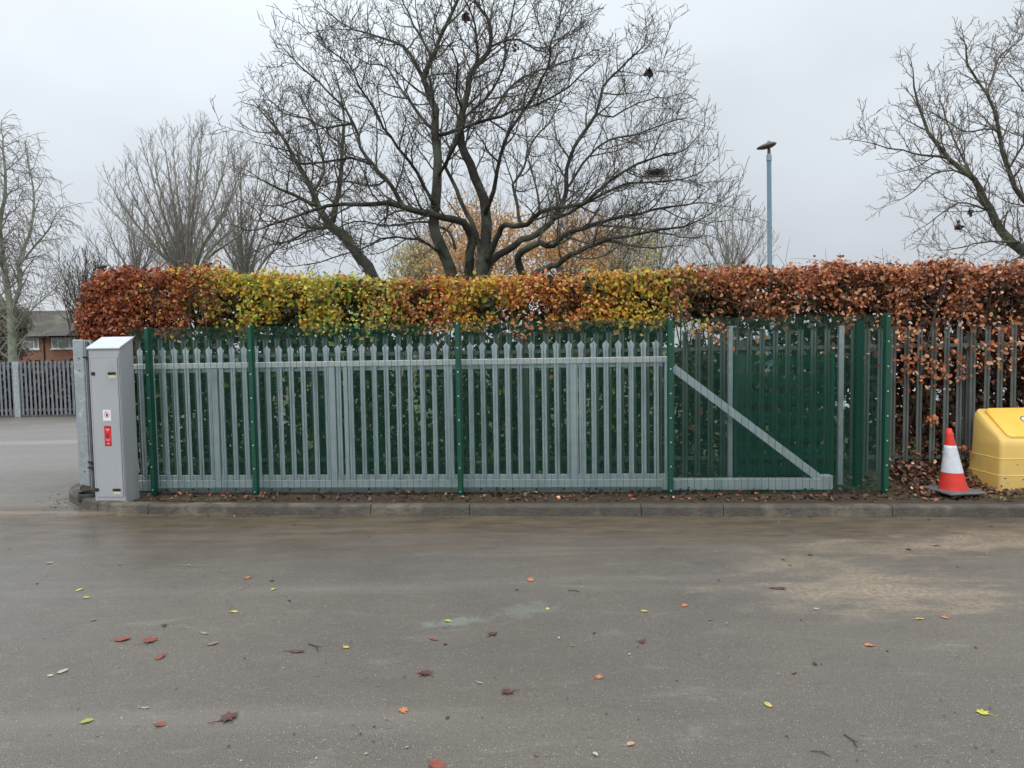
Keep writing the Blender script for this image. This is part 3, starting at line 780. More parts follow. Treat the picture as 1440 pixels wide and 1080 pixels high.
def hedge_stems():
    b = MB()
    L = lambda s, d, z: Vector((s, d - 1.4, z - VZ))
    s = hL + .15
    while s < hR:
        for _ in range(1):
            d = rnd.uniform(1.2, 1.6); p = L(s, d, VZ - .05); pts = [p]; r = rnd.uniform(.012, .024)
            dx, dy = rnd.gauss(0, .08), rnd.gauss(0, .05)
            for k in range(6):
                p = p + Vector((dx + rnd.gauss(0, .04), dy + rnd.gauss(0, .04), .42)); pts.append(p)
            b.tube(pts, [r * (1 - .11 * i) for i in range(7)], 5)
            for q in range(15):
                base = pts[rnd.randint(0, 5)].copy(); base.z += rnd.uniform(0, .4)
                dr = Vector((rnd.gauss(0, 1), rnd.gauss(0, .8), rnd.uniform(.1, 1.0))).normalized(); pp_ = [base]; ln = rnd.uniform(.3, .7)
                for k in range(4):
                    dr = (dr + Vector((rnd.gauss(0, .25), rnd.gauss(0, .25), .12))).normalized(); base = base + dr * ln / 4; pp_.append(base)
                b.tube(pp_, [.006, .005, .004, .003, .002], 3)
                for w in range(3):
                    c = pp_[rnd.randint(1, 4)]; e = c + Vector((rnd.gauss(0, .12), rnd.gauss(0, .12), rnd.gauss(.05, .1))); b.tube([c, c.lerp(e, .5) + Vector((0, 0, .01)), e], [.003, .0025, .0015], 3)
        s += rnd.uniform(.07, .14)
    b.build('stems', M['hedge_stem'], hedge)
hedge_stems()

# ------------------------------------------------------------------ leaf litter, weeds (stuff)
def litter():
    pos, nrm, col = [], [], []
    for _ in range(17000):
        s = rnd.uniform(FP(190, 690, .6)[0], hR) if rnd.random() < .6 else rnd.uniform(FP(1245, 690, .6)[0], hR); d = rnd.uniform(.5, 1.9); X = float(s2px(s))
        mound = (.42 if X > 1245 else .22 if X > 945 else .12) * math.exp(-((d - 1.1) / .45) ** 2) * (1 + .6 * noise.noise(Vector((s * 1.5, 0, 0))))
        if X > 1235: mound += .22 * math.exp(-((d - .80) / .22) ** 2)
        z = VZ + .015 + rnd.random() * max(0.0, mound)
        k = 'brown' if rnd.random() < .75 else 'copper' if rnd.random() < .5 else 'green'
        pos.append((s, d, z)); nrm.append((0, -.4, 1)); col.append(np.array(rnd.choice(PALET[k])) * rnd.uniform(.6, 1.1))
    for _ in range(3500):
        s = rnd.uniform(FP(1256, 690, .6)[0], hR); d = rnd.uniform(-.1, .8); X = 1300
        z = VZ - .01 + rnd.random() * (.30 * max(0, min(1, (d - .15) / .5)) * (.7 + .6 * noise.noise(Vector((s * 2, d * 2, 0)))) + .02)
        pos.append((s, d, z)); nrm.append((0, -.5, 1)); col.append(np.array(rnd.choice(PALET['brown' if rnd.random() < .85 else 'copper'])) * rnd.uniform(.6, 1.2))
    for _ in range(1700):
        s = rnd.uniform(FP(215, 690, 0)[0], hR); d = rnd.uniform(-.36, .5)
        k = 'brown' if rnd.random() < .9 else 'copper'
        pos.append((s, d, VZ - .016 + rnd.random() * .012)); nrm.append((0, 0, 1)); col.append(np.array(rnd.choice(PALET[k])) * rnd.uniform(.6, 1.4))
    P = np.array(pos); o = leaves('leaf_litter', np.array([tuple(W(*p)) for p in P]), np.array(nrm, float), .055, np.array(col), M['leaf_wet'], None, .5, .2)
    tag(o, 'brown fallen leaves heaped on the soil under the hedge and fence', 'leaf litter', kind='stuff')
    # crumbs and bits on the road: gutter, corner and scattered
    pos, nrm, col, sz = [], [], [], []
    for _ in range(1000):
        u = rnd.random()
        if u < .3: p = ground(rnd.gauss(85, 16), rnd.gauss(705, 6))
        elif u < .68: p = W(rnd.uniform(-1, 9), -.56 - abs(rnd.gauss(0, .10)))
        else: p = ground(rnd.uniform(-20, 1460), 735 + 340 * rnd.random() ** 1.5)
        pos.append((p.x, p.y, .006)); sz.append(rnd.uniform(.007, .019) if rnd.random() < .88 else rnd.uniform(.025, .045)); nrm.append((0, 0, 1)); c = rnd.choice([(.05, .035, .025), (.045, .035, .03), (.34, .28, .19), (.14, .09, .06), (.10, .06, .04), (.22, .13, .08), (.06, .04, .03), (.45, .42, .35), (.3, .12, .06)]); col.append(c)
    o = leaves('road_debris', np.array(pos), np.array(nrm, float), np.array(sz), np.array(col), M['leaf_wet'], None, .12, 0, .6)
    tag(o, 'small leaf crumbs and grit scattered on the wet tarmac and along the gutter', 'debris', kind='stuff')
    # moss and weeds at the verge
    b = MB()
    for cx, cy, r, n in ((285, 703, 60, 260), (1420, 699, 45, 240), (1265, 690, 30, 60), (1100, 702, 120, 30)):
        for _ in range(n):
            p = ground(cx + rnd.gauss(0, r * .6), cy + rnd.gauss(0, 1.8), VZ)
            if (p - P1).dot(N) < -.40: continue
            h = rnd.uniform(.008, .03); a = rnd.uniform(0, 6.28); w = Vector((math.cos(a), math.sin(a), 0)) * .004; t = Vector((rnd.gauss(0, .012), rnd.gauss(0, .012), h))
            q = Vector((p.x, p.y, VZ)); b.add([q - w, q + w, q + t], [(0, 1, 2)])
    o = b.build('verge_grass', mat('grass blades', (.09, .14, .03), .8, var=(.16, .17, .05), vscale=5)); tag(o, 'short green grass and moss along the back of the kerb', 'grass', kind='stuff')
litter()

# ------------------------------------------------------------------ bare trees
def rotdir(d, ang, az):
    o = d.orthogonal().normalized(); w = d.cross(o)
    return (d * math.cos(ang) + (o * math.cos(az) + w * math.sin(az)) * math.sin(ang)).normalized()
class Tree:
    def __init__(s, rg, P): s.rg = rg; s.P = P; s.trunk = MB(); s.crown = MB(); s.tips = []
    def grow(s, p, d, L, r, lev):
        P = s.P; rg = s.rg; n = P['seg'][lev]; st = L / n; pts = [p]; rad = [r]; dirs = [d]
        wob = P['wob'][lev]; up = P['up'][lev]
        for k in range(n):
            d = (d + Vector((rg.gauss(0, wob), rg.gauss(0, wob), rg.gauss(0, wob) + up))).normalized()
            p = p + d * st; pts.append(p); rad.append(max(P['rmin'], r * (1 - .75 * (k + 1) / n))); dirs.append(d)
        s.crown.tube(pts, rad, 5 if lev == 0 else 4 if lev == 1 else 3, cap=False)
        s.spawn(pts, rad, dirs, L, lev)
    def spawn(s, pts, rad, dirs, L, lev, t0=.15):
        P = s.P; rg = s.rg
        if lev + 1 >= len(P['seg']): s.tips.append(pts[-1]); return
        nl = lev + 1; sp = P['gap'][nl]; t = max(t0 * L, sp * .6); az = rg.uniform(0, 6.28)
        n = len(pts) - 1
        while t < L:
            f = t / L * n; i = min(n - 1, int(f)); p = pts[i].lerp(pts[i + 1], f - i); d = dirs[min(i + 1, n)]
            az += 2.4 + rg.gauss(0, .5); nd = rotdir(d, R(rg.uniform(*P['ang'][nl])), az)
            nd.z += P['lift'][nl]; nd.normalize()
            ln = rg.uniform(*P['len'][nl]) * (1 - P['tap'] * t / L)
            r = min(rad[i] * .62, P['r'][nl] * rg.uniform(.8, 1.2))
            if not (P.get('ok') and not P['ok'](p + nd * ln)): s.grow(p, nd, ln, max(r, P['rmin']), nl)
            t += sp * rg.uniform(.6, 1.4)
    def limb(s, pts, r0, r1, step=.25, thick=True, lev=-1, t0=.12, lenk=1.0):
        rg = s.rg
        # Catmull-Rom smoothing of the traced centre line
        q = [pts[0]] + pts + [pts[-1]]; out = []
        for a, b, c, d in zip(q, q[1:], q[2:], q[3:]):
            n = max(2, int((c - b).length / step))
            for k in range(n):
                t = k / n; out.append(.5 * ((2 * b) + (c - a) * t + (2 * a - 5 * b + 4 * c - d) * t * t + (3 * b - a - 3 * c + d) * t ** 3))
        out.append(pts[-1].copy())
        out = [o + Vector((rg.gauss(0, .012), rg.gauss(0, .012), rg.gauss(0, .012))) if 0 < i < len(out) - 1 else o for i, o in enumerate(out)]
        n = len(out) - 1; rad = [(r0 + (r1 - r0) * (i / n) ** .85) * rg.uniform(.96, 1.05) for i in range(n + 1)]
        (s.trunk if thick else s.crown).tube(out, rad, 9 if r0 > .05 else 6)
        dirs = [(out[min(i + 1, n)] - out[max(i - 1, 0)]).normalized() for i in range(n + 1)]
        Ln = sum((out[i + 1] - out[i]).length for i in range(n))
        s.spawn(out, rad, dirs, Ln, lev, t0)
        s.grow(out[-1], dirs[-1], s.P['len'][0][0] * .9, r1, 0)   # the limb's own leading shoot
    def finish(s, name, loc, label, bark, twig, group=None, cat='tree'):
        root = empty(name, loc); tag(root, label, cat, group)
        inv = Vector(loc)
        for b, nm, mt in ((s.trunk, 'trunk', bark), (s.crown, 'crown', twig)):
            if not b.v: continue
            V = np.array(b.v) - np.array(tuple(inv)); me = bpy.data.meshes.new(nm)
            me.from_pydata(V.tolist(), [], b.f); me.update(); me.shade_smooth(); me.materials.append(mt)
            o = bpy.data.objects.new(nm, me); COL.objects.link(o); o.parent = root
        return root

def pl(px, Y0, Y1=None):
    """px polyline -> 3D, depth running Y0 -> Y1"""
    Y1 = Y0 if Y1 is None else Y1; n = len(px) - 1
    return [atY(x, y, Y0 + (Y1 - Y0) * i / n) for i, (x, y) in enumerate(px)]
MP = dict(seg=[9, 5, 3], wob=[.13, .17, .20], up=[.05, .05, .08], rmin=.0044, gap=[.20, .135, .10], ang=[(32, 62), (35, 65), (35, 60)], lift=[.12, .15, .22],
          len=[(.75, 1.85), (.30, .80), (.12, .32)], tap=.42, r=[.021, .0098, .0058])
Y = 13.5
t = Tree(random.Random(3), MP)
root_y = Y
base = [atY(640, 470, Y), atY(655, 470, Y), atY(672, 470, Y)]
main = [
 ([(640, 440), (636, 396), (625, 360), (613, 329), (611, 302), (615, 260), (615, 222), (611, 185), (613, 155), (605, 133), (597, 112), (604, 90), (612, 72), (620, 50), (638, 18), (648, -20), (652, -60)], 0, .4, .155, .02),
 ([(658, 440), (658, 393), (661, 354), (663, 330), (651, 313), (622, 304), (600, 300), (575, 293), (544, 285), (507, 289), (459, 289), (411, 307), (375, 318)], .3, -1.6, .125, .018),
 ([(676, 440), (676, 389), (683, 350), (685, 315), (680, 280), (668, 248), (655, 215), (646, 190), (650, 155), (657, 125), (666, 96), (686, 74), (690, 46), (684, 24), (668, 2), (655, -35)], -.2, .7, .15, .02),
 ([(676, 372), (673, 345), (663, 312), (651, 289), (642, 265), (628, 235), (640, 200), (655, 165), (690, 130), (707, 95), (712, 55), (722, 15), (730, -30)], -.2, 1.8, .062, .014),
 ([(686, 365), (692, 350), (703, 327), (711, 316), (732, 318), (749, 310), (761, 297), (788, 291), (809, 289), (830, 279), (851, 260), (880, 240), (915, 222), (950, 215)], -.2, -2.0, .078, .014),
 ([(678, 385), (692, 366), (713, 354), (734, 339), (757, 329), (775, 312), (787, 291), (797, 270), (797, 237), (808, 207), (838, 159), (849, 122), (867, 100), (897, 74), (908, 55)], -.1, 1.0, .095, .013),
 ([(800, 262), (819, 230), (856, 198), (900, 187), (941, 172), (962, 167)], .8, 2.2, .035, .01),
 ([(778, 308), (800, 300), (838, 278), (882, 259), (934, 256), (978, 246)], .2, -.8, .045, .01),
 ([(735, 440), (735, 385), (728, 368), (734, 354), (759, 343), (778, 346), (795, 330), (820, 322), (860, 308), (900, 300), (940, 290), (980, 285)], -.6, -1.8, .10, .012),
 ([(745, 420), (751, 387), (767, 379), (784, 372), (801, 360), (826, 347), (851, 338), (880, 331), (925, 325), (960, 318), (990, 306)], -.7, -2.4, .085, .010),
 ([(612, 300), (597, 300), (580, 296), (567, 290), (557, 272), (544, 252), (522, 230), (507, 207), (496, 174), (474, 141), (448, 115), (426, 96), (404, 74)], .0, .5, .075, .011),
 ([(522, 231), (493, 224), (456, 226), (422, 230), (398, 218), (375, 192)], .3, -1.0, .035, .009),
 ([(597, 112), (577, 76), (558, 61), (530, 52), (500, 42), (478, 30), (455, 12)], .3, 1.5, .045, .010),
 ([(611, 290), (596, 259), (574, 226), (559, 207), (540, 180), (525, 150), (505, 120), (490, 90), (465, 72)], .0, -2.0, .045, .010),
 ([(625, 358), (611, 350), (590, 338), (560, 333), (537, 337), (507, 352), (470, 362), (430, 372)], .1, -1.5, .035, .009),
 ([(618, 190), (645, 181), (688, 167), (718, 157), (762, 144), (800, 122), (830, 95)], .2, -1.2, .045, .011),
 ([(666, 96), (673, 74), (668, 37), (658, 10), (640, -25)], .4, -.6, .035, .012),
 ([(690, 66), (716, 55), (742, 61), (768, 72), (800, 45), (812, 20)], .6, 1.5, .028, .010),
 ([(682, 300), (694, 270), (700, 240), (708, 200), (730, 165), (752, 130), (770, 95), (775, 60), (790, 30)], -.1, -1.8, .055, .011),
 ([(733, 318), (728, 290), (722, 260), (738, 235), (748, 200), (770, 175), (790, 140)], -.5, 1.6, .040, .011),
 ([(611, 83), (590, 50), (575, 20), (560, -15)], .3, 1.2, .030, .012),
 ([(611, 185), (580, 150), (560, 120), (545, 95), (520, 90), (495, 75)], .2, 2.2, .040, .010),
 ([(640, 350), (632, 327), (613, 318), (585, 312), (545, 318), (500, 312), (455, 330), (415, 345)], .2, 2.0, .035, .009),
 ([(867, 100), (890, 104), (912, 107), (925, 100)], 1.0, .9, .012, .006),
 ([(880, 240), (900, 250), (925, 247), (950, 250)], -1.6, -.2, .016, .007),
 ([(838, 159), (862, 165), (885, 150), (910, 140), (935, 138)], .9, -.5, .022, .008),
 ([(688, 167), (720, 120), (760, 100), (800, 85), (840, 70)], .2, 2.6, .035, .010),
 ([(544, 252), (520, 262), (480, 255), (445, 262), (410, 250)], .2, 2.2, .030, .009),
 ([(496, 174), (460, 180), (430, 165), (400, 160), (372, 130)], .4, 1.9, .030, .009),
 ([(851, 338), (880, 345), (920, 350), (960, 345)], -1.3, -.3, .025, .008),
 ([(615, 250), (635, 215), (655, 170), (640, 130), (645, 90), (628, 60)], .1, -2.2, .04, .010),
]
for px, a, b, r0, r1 in main: t.limb(pl(px, Y + a, Y + b), r0 * .9, r1, t0=.34 if r0 > .06 else .22)
gb = atY(662, 440, Y); print('main tree verts', len(t.crown.v), len(t.trunk.v))
t.finish('bare_tree', (gb.x, gb.y, VZ), 'large spreading bare tree with many dark trunks rising behind the middle of the hedge', M['bark'], M['twig'])
# trunks continue to the ground: short stems below the traced start
# leaning tree to the left of it
MP2 = dict(MP); MP2['gap'] = [.20, .15, .12]; MP2['len'] = [(.7, 1.5), (.3, .65), (.1, .25)]
t = Tree(random.Random(5), MP2); Y2 = 14.6
for px, a, b, r0, r1 in [
  ([(548, 430), (526, 389), (507, 363), (485, 333), (463, 315), (448, 292), (433, 259), (415, 222), (396, 192), (375, 165)], 0, -.5, .15, .02),
  ([(467, 312), (474, 285), (478, 259), (481, 207), (484, 170), (478, 130), (470, 100)], -.1, .8, .07, .012),
  ([(448, 290), (425, 280), (400, 268), (378, 258), (358, 246)], -.3, -1.2, .05, .01),
  ([(470, 318), (440, 322), (405, 340), (375, 345), (345, 360)], -.1, 1.2, .04, .01),
  ([(440, 270), (455, 240), (450, 205), (440, 170), (425, 140)], -.3, 1.4, .04, .01)]:
    t.limb(pl(px, Y2 + a, Y2 + b), r0, r1)
gb = atY(548, 430, Y2); t.finish('bare_tree', (gb.x, gb.y, VZ), 'bare tree with a mossy green trunk leaning left, left of the big spreading tree', M['bark_green'], M['twig'])

# right-hand tree
MP3 = dict(MP); MP3['gap'] = [.19, .14, .11]; MP3['len'] = [(.6, 1.3), (.28, .6), (.1, .24)]; MP3['r'] = [.020, .010, .006]
t = Tree(random.Random(9), MP3); Y3 = 14.0
for px, a, b, r0, r1 in [
  ([(1560, 430), (1500, 395), (1440, 355), (1410, 326), (1384, 281), (1370, 252), (1336, 226), (1307, 185), (1292, 148), (1284, 100)], 0, .3, .20, .014),
  ([(1560, 430), (1520, 380), (1478, 330), (1440, 281), (1414, 230), (1403, 178), (1388, 133), (1362, 92), (1358, 66)], .1, -.8, .12, .013),
  ([(1336, 224), (1310, 218), (1284, 215), (1250, 207), (1215, 199)], .1, -.6, .035, .009),
  ([(1370, 252), (1344, 200), (1329, 163), (1318, 130)], .1, 1.2, .035, .010),
  ([(1388, 133), (1398, 100), (1412, 74), (1436, 55), (1450, 20)], -.6, .8, .030, .010),
  ([(1433, 341), (1395, 340), (1358, 346), (1325, 352)], .0, -1.0, .030, .009),
  ([(1395, 300), (1373, 290), (1345, 287), (1318, 305), (1300, 318)], .1, .9, .030, .009),
  ([(1365, 250), (1340, 240), (1314, 243), (1285, 268), (1268, 280)], .1, 1.3, .028, .009),
  ([(1405, 190), (1395, 181), (1358, 185), (1335, 172), (1310, 158)], -.3, -1.8, .028, .009),
  ([(1440, 281), (1455, 240), (1470, 190), (1460, 140), (1450, 100)], .0, 1.0, .07, .012),
  ([(1500, 395), (1515, 300), (1500, 200), (1490, 100), (1475, 20), (1455, -20)], .2, 1.0, .12, .014),
  ([(1560, 430), (1620, 300), (1640, 180), (1660, 60)], .0, .5, .16, .02), ([(1540, 390), (1570, 250), (1560, 100), (1530, -20)], .3, -.7, .10, .015),
  ([(1420, 235), (1440, 200), (1452, 165), (1440, 130), (1425, 110)], -.4, -1.4, .03, .009)]:
    t.limb(pl(px, Y3 + a, Y3 + b), r0 * .78, r1 * .9, thick=True)
gb = atY(1560, 430, Y3); print('right tree', len(t.crown.v))
t.finish('bare_tree', (gb.x, gb.y, VZ), 'bare tree at the right edge whose limbs arch left over the copper hedge', M['bark_green'], M['twig_pale'])

# upright vase-shaped far trees
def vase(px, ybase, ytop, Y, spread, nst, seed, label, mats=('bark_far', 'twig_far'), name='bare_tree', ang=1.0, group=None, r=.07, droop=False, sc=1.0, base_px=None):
    rg = random.Random(seed)
    k = Y / 940.0
    P = dict(seg=[6, 4, 3], wob=[.10, .13, .15], up=[.10, .10, .10] if not droop else [-.05, -.16, -.22], rmin=.25 * k * .8, gap=[.36 * sc, .26 * sc, .22 * sc], ang=[(22, 45), (25, 50), (25, 50)],
             lift=[.25, .25, .25] if not droop else [.1, -.1, -.4], len=[(1.0 * sc, 2.2 * sc), (.5 * sc, 1.1 * sc), (.25 * sc, .55 * sc)], tap=.5, r=[.024, .014, .009])
    t = Tree(rg, P); b0 = atY(base_px or px, ybase, Y)
    for i in range(nst):
        u = (i + .5) / nst * 2 - 1; x1 = px + u * spread + rg.gauss(0, spread * .06); top = ytop + abs(u) ** 1.7 * (ybase - ytop) * .45 + rg.uniform(0, 12)
        e = atY(x1, top, Y + rg.uniform(-1, 1) * spread * k * .6); st = b0 + Vector((rg.gauss(0, .06), rg.gauss(0, .06), rg.uniform(-.3, .6)))
        mid = st.lerp(e, .38) + Vector((-(e.x - st.x) * .10 * ang, 0, (e.z - st.z) * .05)); mid2 = st.lerp(e, .7) + Vector((0, 0, (e.z - st.z) * .02))
        t.limb([st, mid, mid2, e], r * rg.uniform(.7, 1.1), .015, step=.6)
    t.trunk.tube([Vector((b0.x, b0.y, 0)), b0 + Vector((0, 0, .4))], [r * 2.4, r * 1.8], 9)
    return t.finish(name, (b0.x, b0.y, 0), label, M[mats[0]], M[mats[1]], group)
G1 = 'bare trees in the distance'
vase(262, 430, 190, 30, 118, 17, 21, 'upright grey bare tree behind the red end of the hedge', group=G1, r=.10)
vase(345, 430, 215, 32, 80, 9, 22, 'thin upright bare tree between the red hedge end and the leaning mossy trunk', group=G1, r=.08)
vase(195, 430, 290, 34, 62, 8, 27, 'low spreading bare tree just left of the upright grey one, above the hedge end', group=G1, r=.07)
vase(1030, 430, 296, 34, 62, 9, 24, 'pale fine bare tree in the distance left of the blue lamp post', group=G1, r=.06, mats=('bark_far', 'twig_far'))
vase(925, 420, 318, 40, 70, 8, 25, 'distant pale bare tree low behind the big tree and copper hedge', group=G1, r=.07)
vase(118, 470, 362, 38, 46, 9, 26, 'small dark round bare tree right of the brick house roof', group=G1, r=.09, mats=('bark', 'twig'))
# birch on the left with drooping twigs
def birch():
    rg = random.Random(31); Yb = 27.0
    P = dict(seg=[6, 5, 4], wob=[.12, .12, .10], up=[.03, -.10, -.22], rmin=.008, gap=[.30, .22, .18], ang=[(30, 60), (30, 60), (25, 55)], lift=[.15, -.05, -.35],
             len=[(1.0, 1.9), (.6, 1.2), (.35, .9)], tap=.4, r=[.035, .018, .012])
    t = Tree(rg, P)
    for px, a, r0, r1 in [([(18, 560), (17, 500), (15, 440), (6, 380), (0, 320), (8, 260), (4, 200)], 0, .20, .03), ([(14, 435), (28, 405), (26, 370), (42, 330), (48, 280), (40, 230)], .5, .10, .02),
                          ([(14, 440), (-10, 400), (-30, 350), (-40, 290)], 1, .10, .02), ([(26, 375), (50, 345), (70, 320), (80, 300)], -.6, .05, .015), ([(6, 380), (-14, 340), (-20, 270), (-8, 205)], -.6, .07, .02), ([(16, 470), (40, 440), (62, 420), (78, 405)], 1, .04, .015)]:
        t.limb(pl(px, Yb, Yb + a * 2), r0, r1, step=.5)
    gb = atY(18, 560, Yb)
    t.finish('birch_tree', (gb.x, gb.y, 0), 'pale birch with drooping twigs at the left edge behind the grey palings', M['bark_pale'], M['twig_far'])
birch()
# autumn leaf trees in the distance
def autumn(px, yb, yt, Y, spread, seed, label, pal, nleaf, group='orange leaved trees behind the big tree'):
    rg = random.Random(seed); root = vase(px, yb, yt, Y, spread, 9, seed, label, ('bark_far', 'twig_far'), 'autumn_tree', group=group, r=.09, sc=1.2)
    k = Y / 940; c = atY(px, (yb + yt) / 2, Y); rx = spread * k * 1.05; rz = (yb - yt) / 2 * k * .95
    cl = []
    while len(cl) < 240:
        v = Vector((rg.uniform(-1, 1), rg.uniform(-1, 1), rg.uniform(-1, 1)))
        if v.length < 1: cl.append(v)
    pos, col = [], []
    for i in range(nleaf):
        v = rg.choice(cl); p = Vector((v.x * rx, v.y * rx * .8, v.z * rz)) + Vector((rg.gauss(0, .32), rg.gauss(0, .32), rg.gauss(0, .25)))
        pos.append((c.x + p.x - root.location.x, c.y + p.y - root.location.y, c.z + p.z - root.location.z)); col.append(np.array(rg.choice(pal)) * rg.uniform(.8, 1.2))
    leaves('foliage', np.array(pos), np.tile([[0, -1, .5]], (nleaf, 1)).astype(float), .13, np.array(col), M['leaf'], root, 1.0, .3)
OR = [(.62, .34, .13), (.55, .27, .09), (.68, .44, .22), (.50, .32, .15)]
YL = [(.56, .48, .24), (.50, .42, .20), (.60, .46, .20), (.42, .40, .25)]
autumn(675, 440, 272, 33, 78, 41, 'orange leaved tree seen between the dark trunks of the big tree', OR, 6500)
autumn(800, 440, 290, 35, 62, 42, 'orange leaved tree right of the mossy trunks, under the arching limb', OR, 5200)
autumn(870, 430, 300, 38, 55, 43, 'yellowish thin leaved tree behind the low right limb', YL, 3600)
autumn(590, 430, 338, 36, 40, 44, 'low yellow leaved tree left of the dark leaning trunk', YL, 3600)

# withered leaf clumps hanging in the branches, and a nest
def clump(px, py, Y, n, sz, label, cat='leaf clump', name='withered_leaf_clump', g='withered clumps caught in the bare branches'):
    p = atY(px, py, Y); o = leaves(name, nr.normal(0, sz * .33, (n, 3)), np.tile([[0, -1., 0]], (n, 1)), sz, np.tile([[.05, .025, .022]], (n, 1)) * nr.uniform(.6, 1.5, (n, 1)), M['leaf_wet'], None, 1.0, .8)
    o.location = p; tag(o, label, cat, g)
clump(912, 101, 14.4, 26, .09, 'dark clump of withered leaves at the upper right rim of the big tree')
clump(655, 22, 13.9, 26, .10, 'dark reddish leaf clump near the very top of the big tree')
clump(727, 66, 15, 10, .09, 'small withered leaf tuft right of the top fork of the big tree')
clump(1346, 318, 13.9, 40, .09, 'dark withered clump low in the right hand tree')
clump(1366, 298, 13.9, 16, .08, 'smaller withered tuft just above the low clump in the right hand tree')
b = MB(); rg = random.Random(8)
for i in range(130):
    a = rg.uniform(0, 6.28); r_ = rg.uniform(.06, .2); c = Vector((math.cos(a) * r_, math.sin(a) * r_, rg.gauss(0, .035))); dv = Vector((-math.sin(a), math.cos(a), rg.gauss(0, .3))) * rg.uniform(.08, .2)
    b.tube([c - dv, c, c + dv], .005, 3)
o = b.build('bird_nest', M['twig'], loc=atY(922, 243, 13.3)); tag(o, 'flat twiggy nest lodged in the right side branches of the big tree', 'nest')

# ------------------------------------------------------------------ lamp posts
def lamp(px, ptop, ybase, Y, label, sc=1.0, lean=.0):
    top = atY(px, ptop, Y); H = top.z
    root = empty('street_lamp', (top.x, top.y, 0)); tag(root, label, 'street lamp', 'street lamps beyond the hedge'); root.rotation_euler = (0, -lean, 0)
    b = MB(); b.tube([(0, 0, -.1), (0, 0, 1.2), (0, 0, 1.25), (0, 0, H - .45)], [.13 * sc, .13 * sc, .085 * sc, .078 * sc], 16); b.build('pole', M['pole_blue'], root, True)
    b = MB(); b.lathe([(.085 * sc, H - .5), (.09 * sc, H - .48), (.09 * sc, H - .3), (.07 * sc, H - .27)], n=16); b.build('collar', M['collar'], root)
    b = MB(); b.tube([(0, 0, H - .3), (0, 0, H - .02)], [.06 * sc, .05 * sc], 12); b.build('spigot', M['lamp_dark'], root)
    b = MB(); n = 20; prof = [(.02, -.05), (.55, -.045), (.9, .0), (1, .04), (.8, .09), (.45, .13), (.02, .16)]
    vs = []
    for r_, z in prof:
        for k in range(n):
            a = 2 * math.pi * k / n; x = math.cos(a) * .33 * sc * r_; x = x * (1.35 if x < 0 else .8); vs.append((x, math.sin(a) * .22 * sc * r_, H + z * sc + (x * .22)))
    b.add(vs, [(i * n + k, i * n + (k + 1) % n, (i + 1) * n + (k + 1) % n, (i + 1) * n + k) for i in range(len(prof) - 1) for k in range(n)])
    hd = b.build('lamp_head', M['lamp_dark'], root, True)
    b = MB(); b.box(-.05 * sc, .04 * sc, -.04 * sc, .04 * sc, H + .14 * sc, H + .20 * sc, .008); b.build('sensor_cap', M['collar'], hd)
lamp(1085.5, 206, 375, 24, 'blue grey street lamp with a flat dark head rising behind the copper hedge', 1.0, .012)
lamp(145, 376, 470, 42, 'distant dark street lamp with flat head beside the red end of the hedge', 1.0)

# ------------------------------------------------------------------ far palisade fence and house on the left
FY = 19.8
fl = empty('far_palisade_fence', (0, FY, 0)); tag(fl, 'distant light grey palisade fence with dark rails across the side road', 'fence')
zt0 = atY(50, 507, FY).z
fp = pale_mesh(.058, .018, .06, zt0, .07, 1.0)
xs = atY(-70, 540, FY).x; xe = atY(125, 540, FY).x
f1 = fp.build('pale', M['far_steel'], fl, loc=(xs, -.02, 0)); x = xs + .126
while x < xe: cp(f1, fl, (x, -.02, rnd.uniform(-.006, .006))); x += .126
for z in (zt0 - .19, .20): bx('rail', M['far_rail'], fl, xs - .1, xe + .1, .0, .05, z - .035, z + .035)
for px in (24.5, -100): xx = atY(px, 540, FY).x; bx('post', M['galv_post'], fl, xx - .085, xx + .085, -.06, .0 - .001, 0, zt0 - .03)
bx('base_strip', M['kerb'], fl, xs - .3, xe + .3, -.05, .12, -.02, .05)
HY = 50.0
def hp(x, y, Yd=0.0): return atY(x, y, HY + Yd)
house = empty('brick_house', (hp(40, 500).x, HY, 0)); tag(house, 'low red brick house with brown tiled roof and white windows behind the far fence', 'house')
ox = house.location.x
ez = hp(60, 471).z; rz_ = hp(60, 432).z
xl, xr = hp(-60, 490).x - ox, hp(112, 490).x - ox
bb = MB(); bb.box(xl, xr, 0, 8, -.1, ez); bb.build('wall', M['brick'], house)
ridge_l, ridge_r = hp(-60, 432).x - ox, hp(82, 432).x - ox
bb = MB(); xo = .4; V_ = [(xl - xo, -.45, ez - .1), (xr + xo, -.45, ez - .1), (xr + xo, 8.4, ez - .1), (xl - xo, 8.4, ez - .1), (ridge_l, 4, rz_), (ridge_r, 4, rz_)]
bb.add(V_, [(0, 1, 5, 4), (1, 2, 5), (2, 3, 4, 5), (3, 0, 4), (3, 2, 1, 0)]); rf = bb.build('roof', M['roof'], house)
gx0, gx1 = hp(68, 470).x - ox, hp(112, 470).x - ox
bb = MB(); gz = hp(90, 448).z; V_ = [(gx0, -1.6, ez - .12), (gx1, -1.6, ez - .12), (gx1 - .5, 1.8, gz), (gx0 + .9, 1.8, gz), (gx0, 2, ez - .12), (gx1, 2, ez - .12)]
bb.add(V_, [(0, 1, 2, 3), (0, 3, 4), (1, 5, 2), (3, 2, 5, 4), (0, 4, 5, 1)]); bb.build('porch_roof', M['roof'], rf)
bb = MB(); bb.box(xl - xo, xr + xo, -.50, -.44, ez - .22, ez - .09); bb.build('gutter', M['black'], rf)
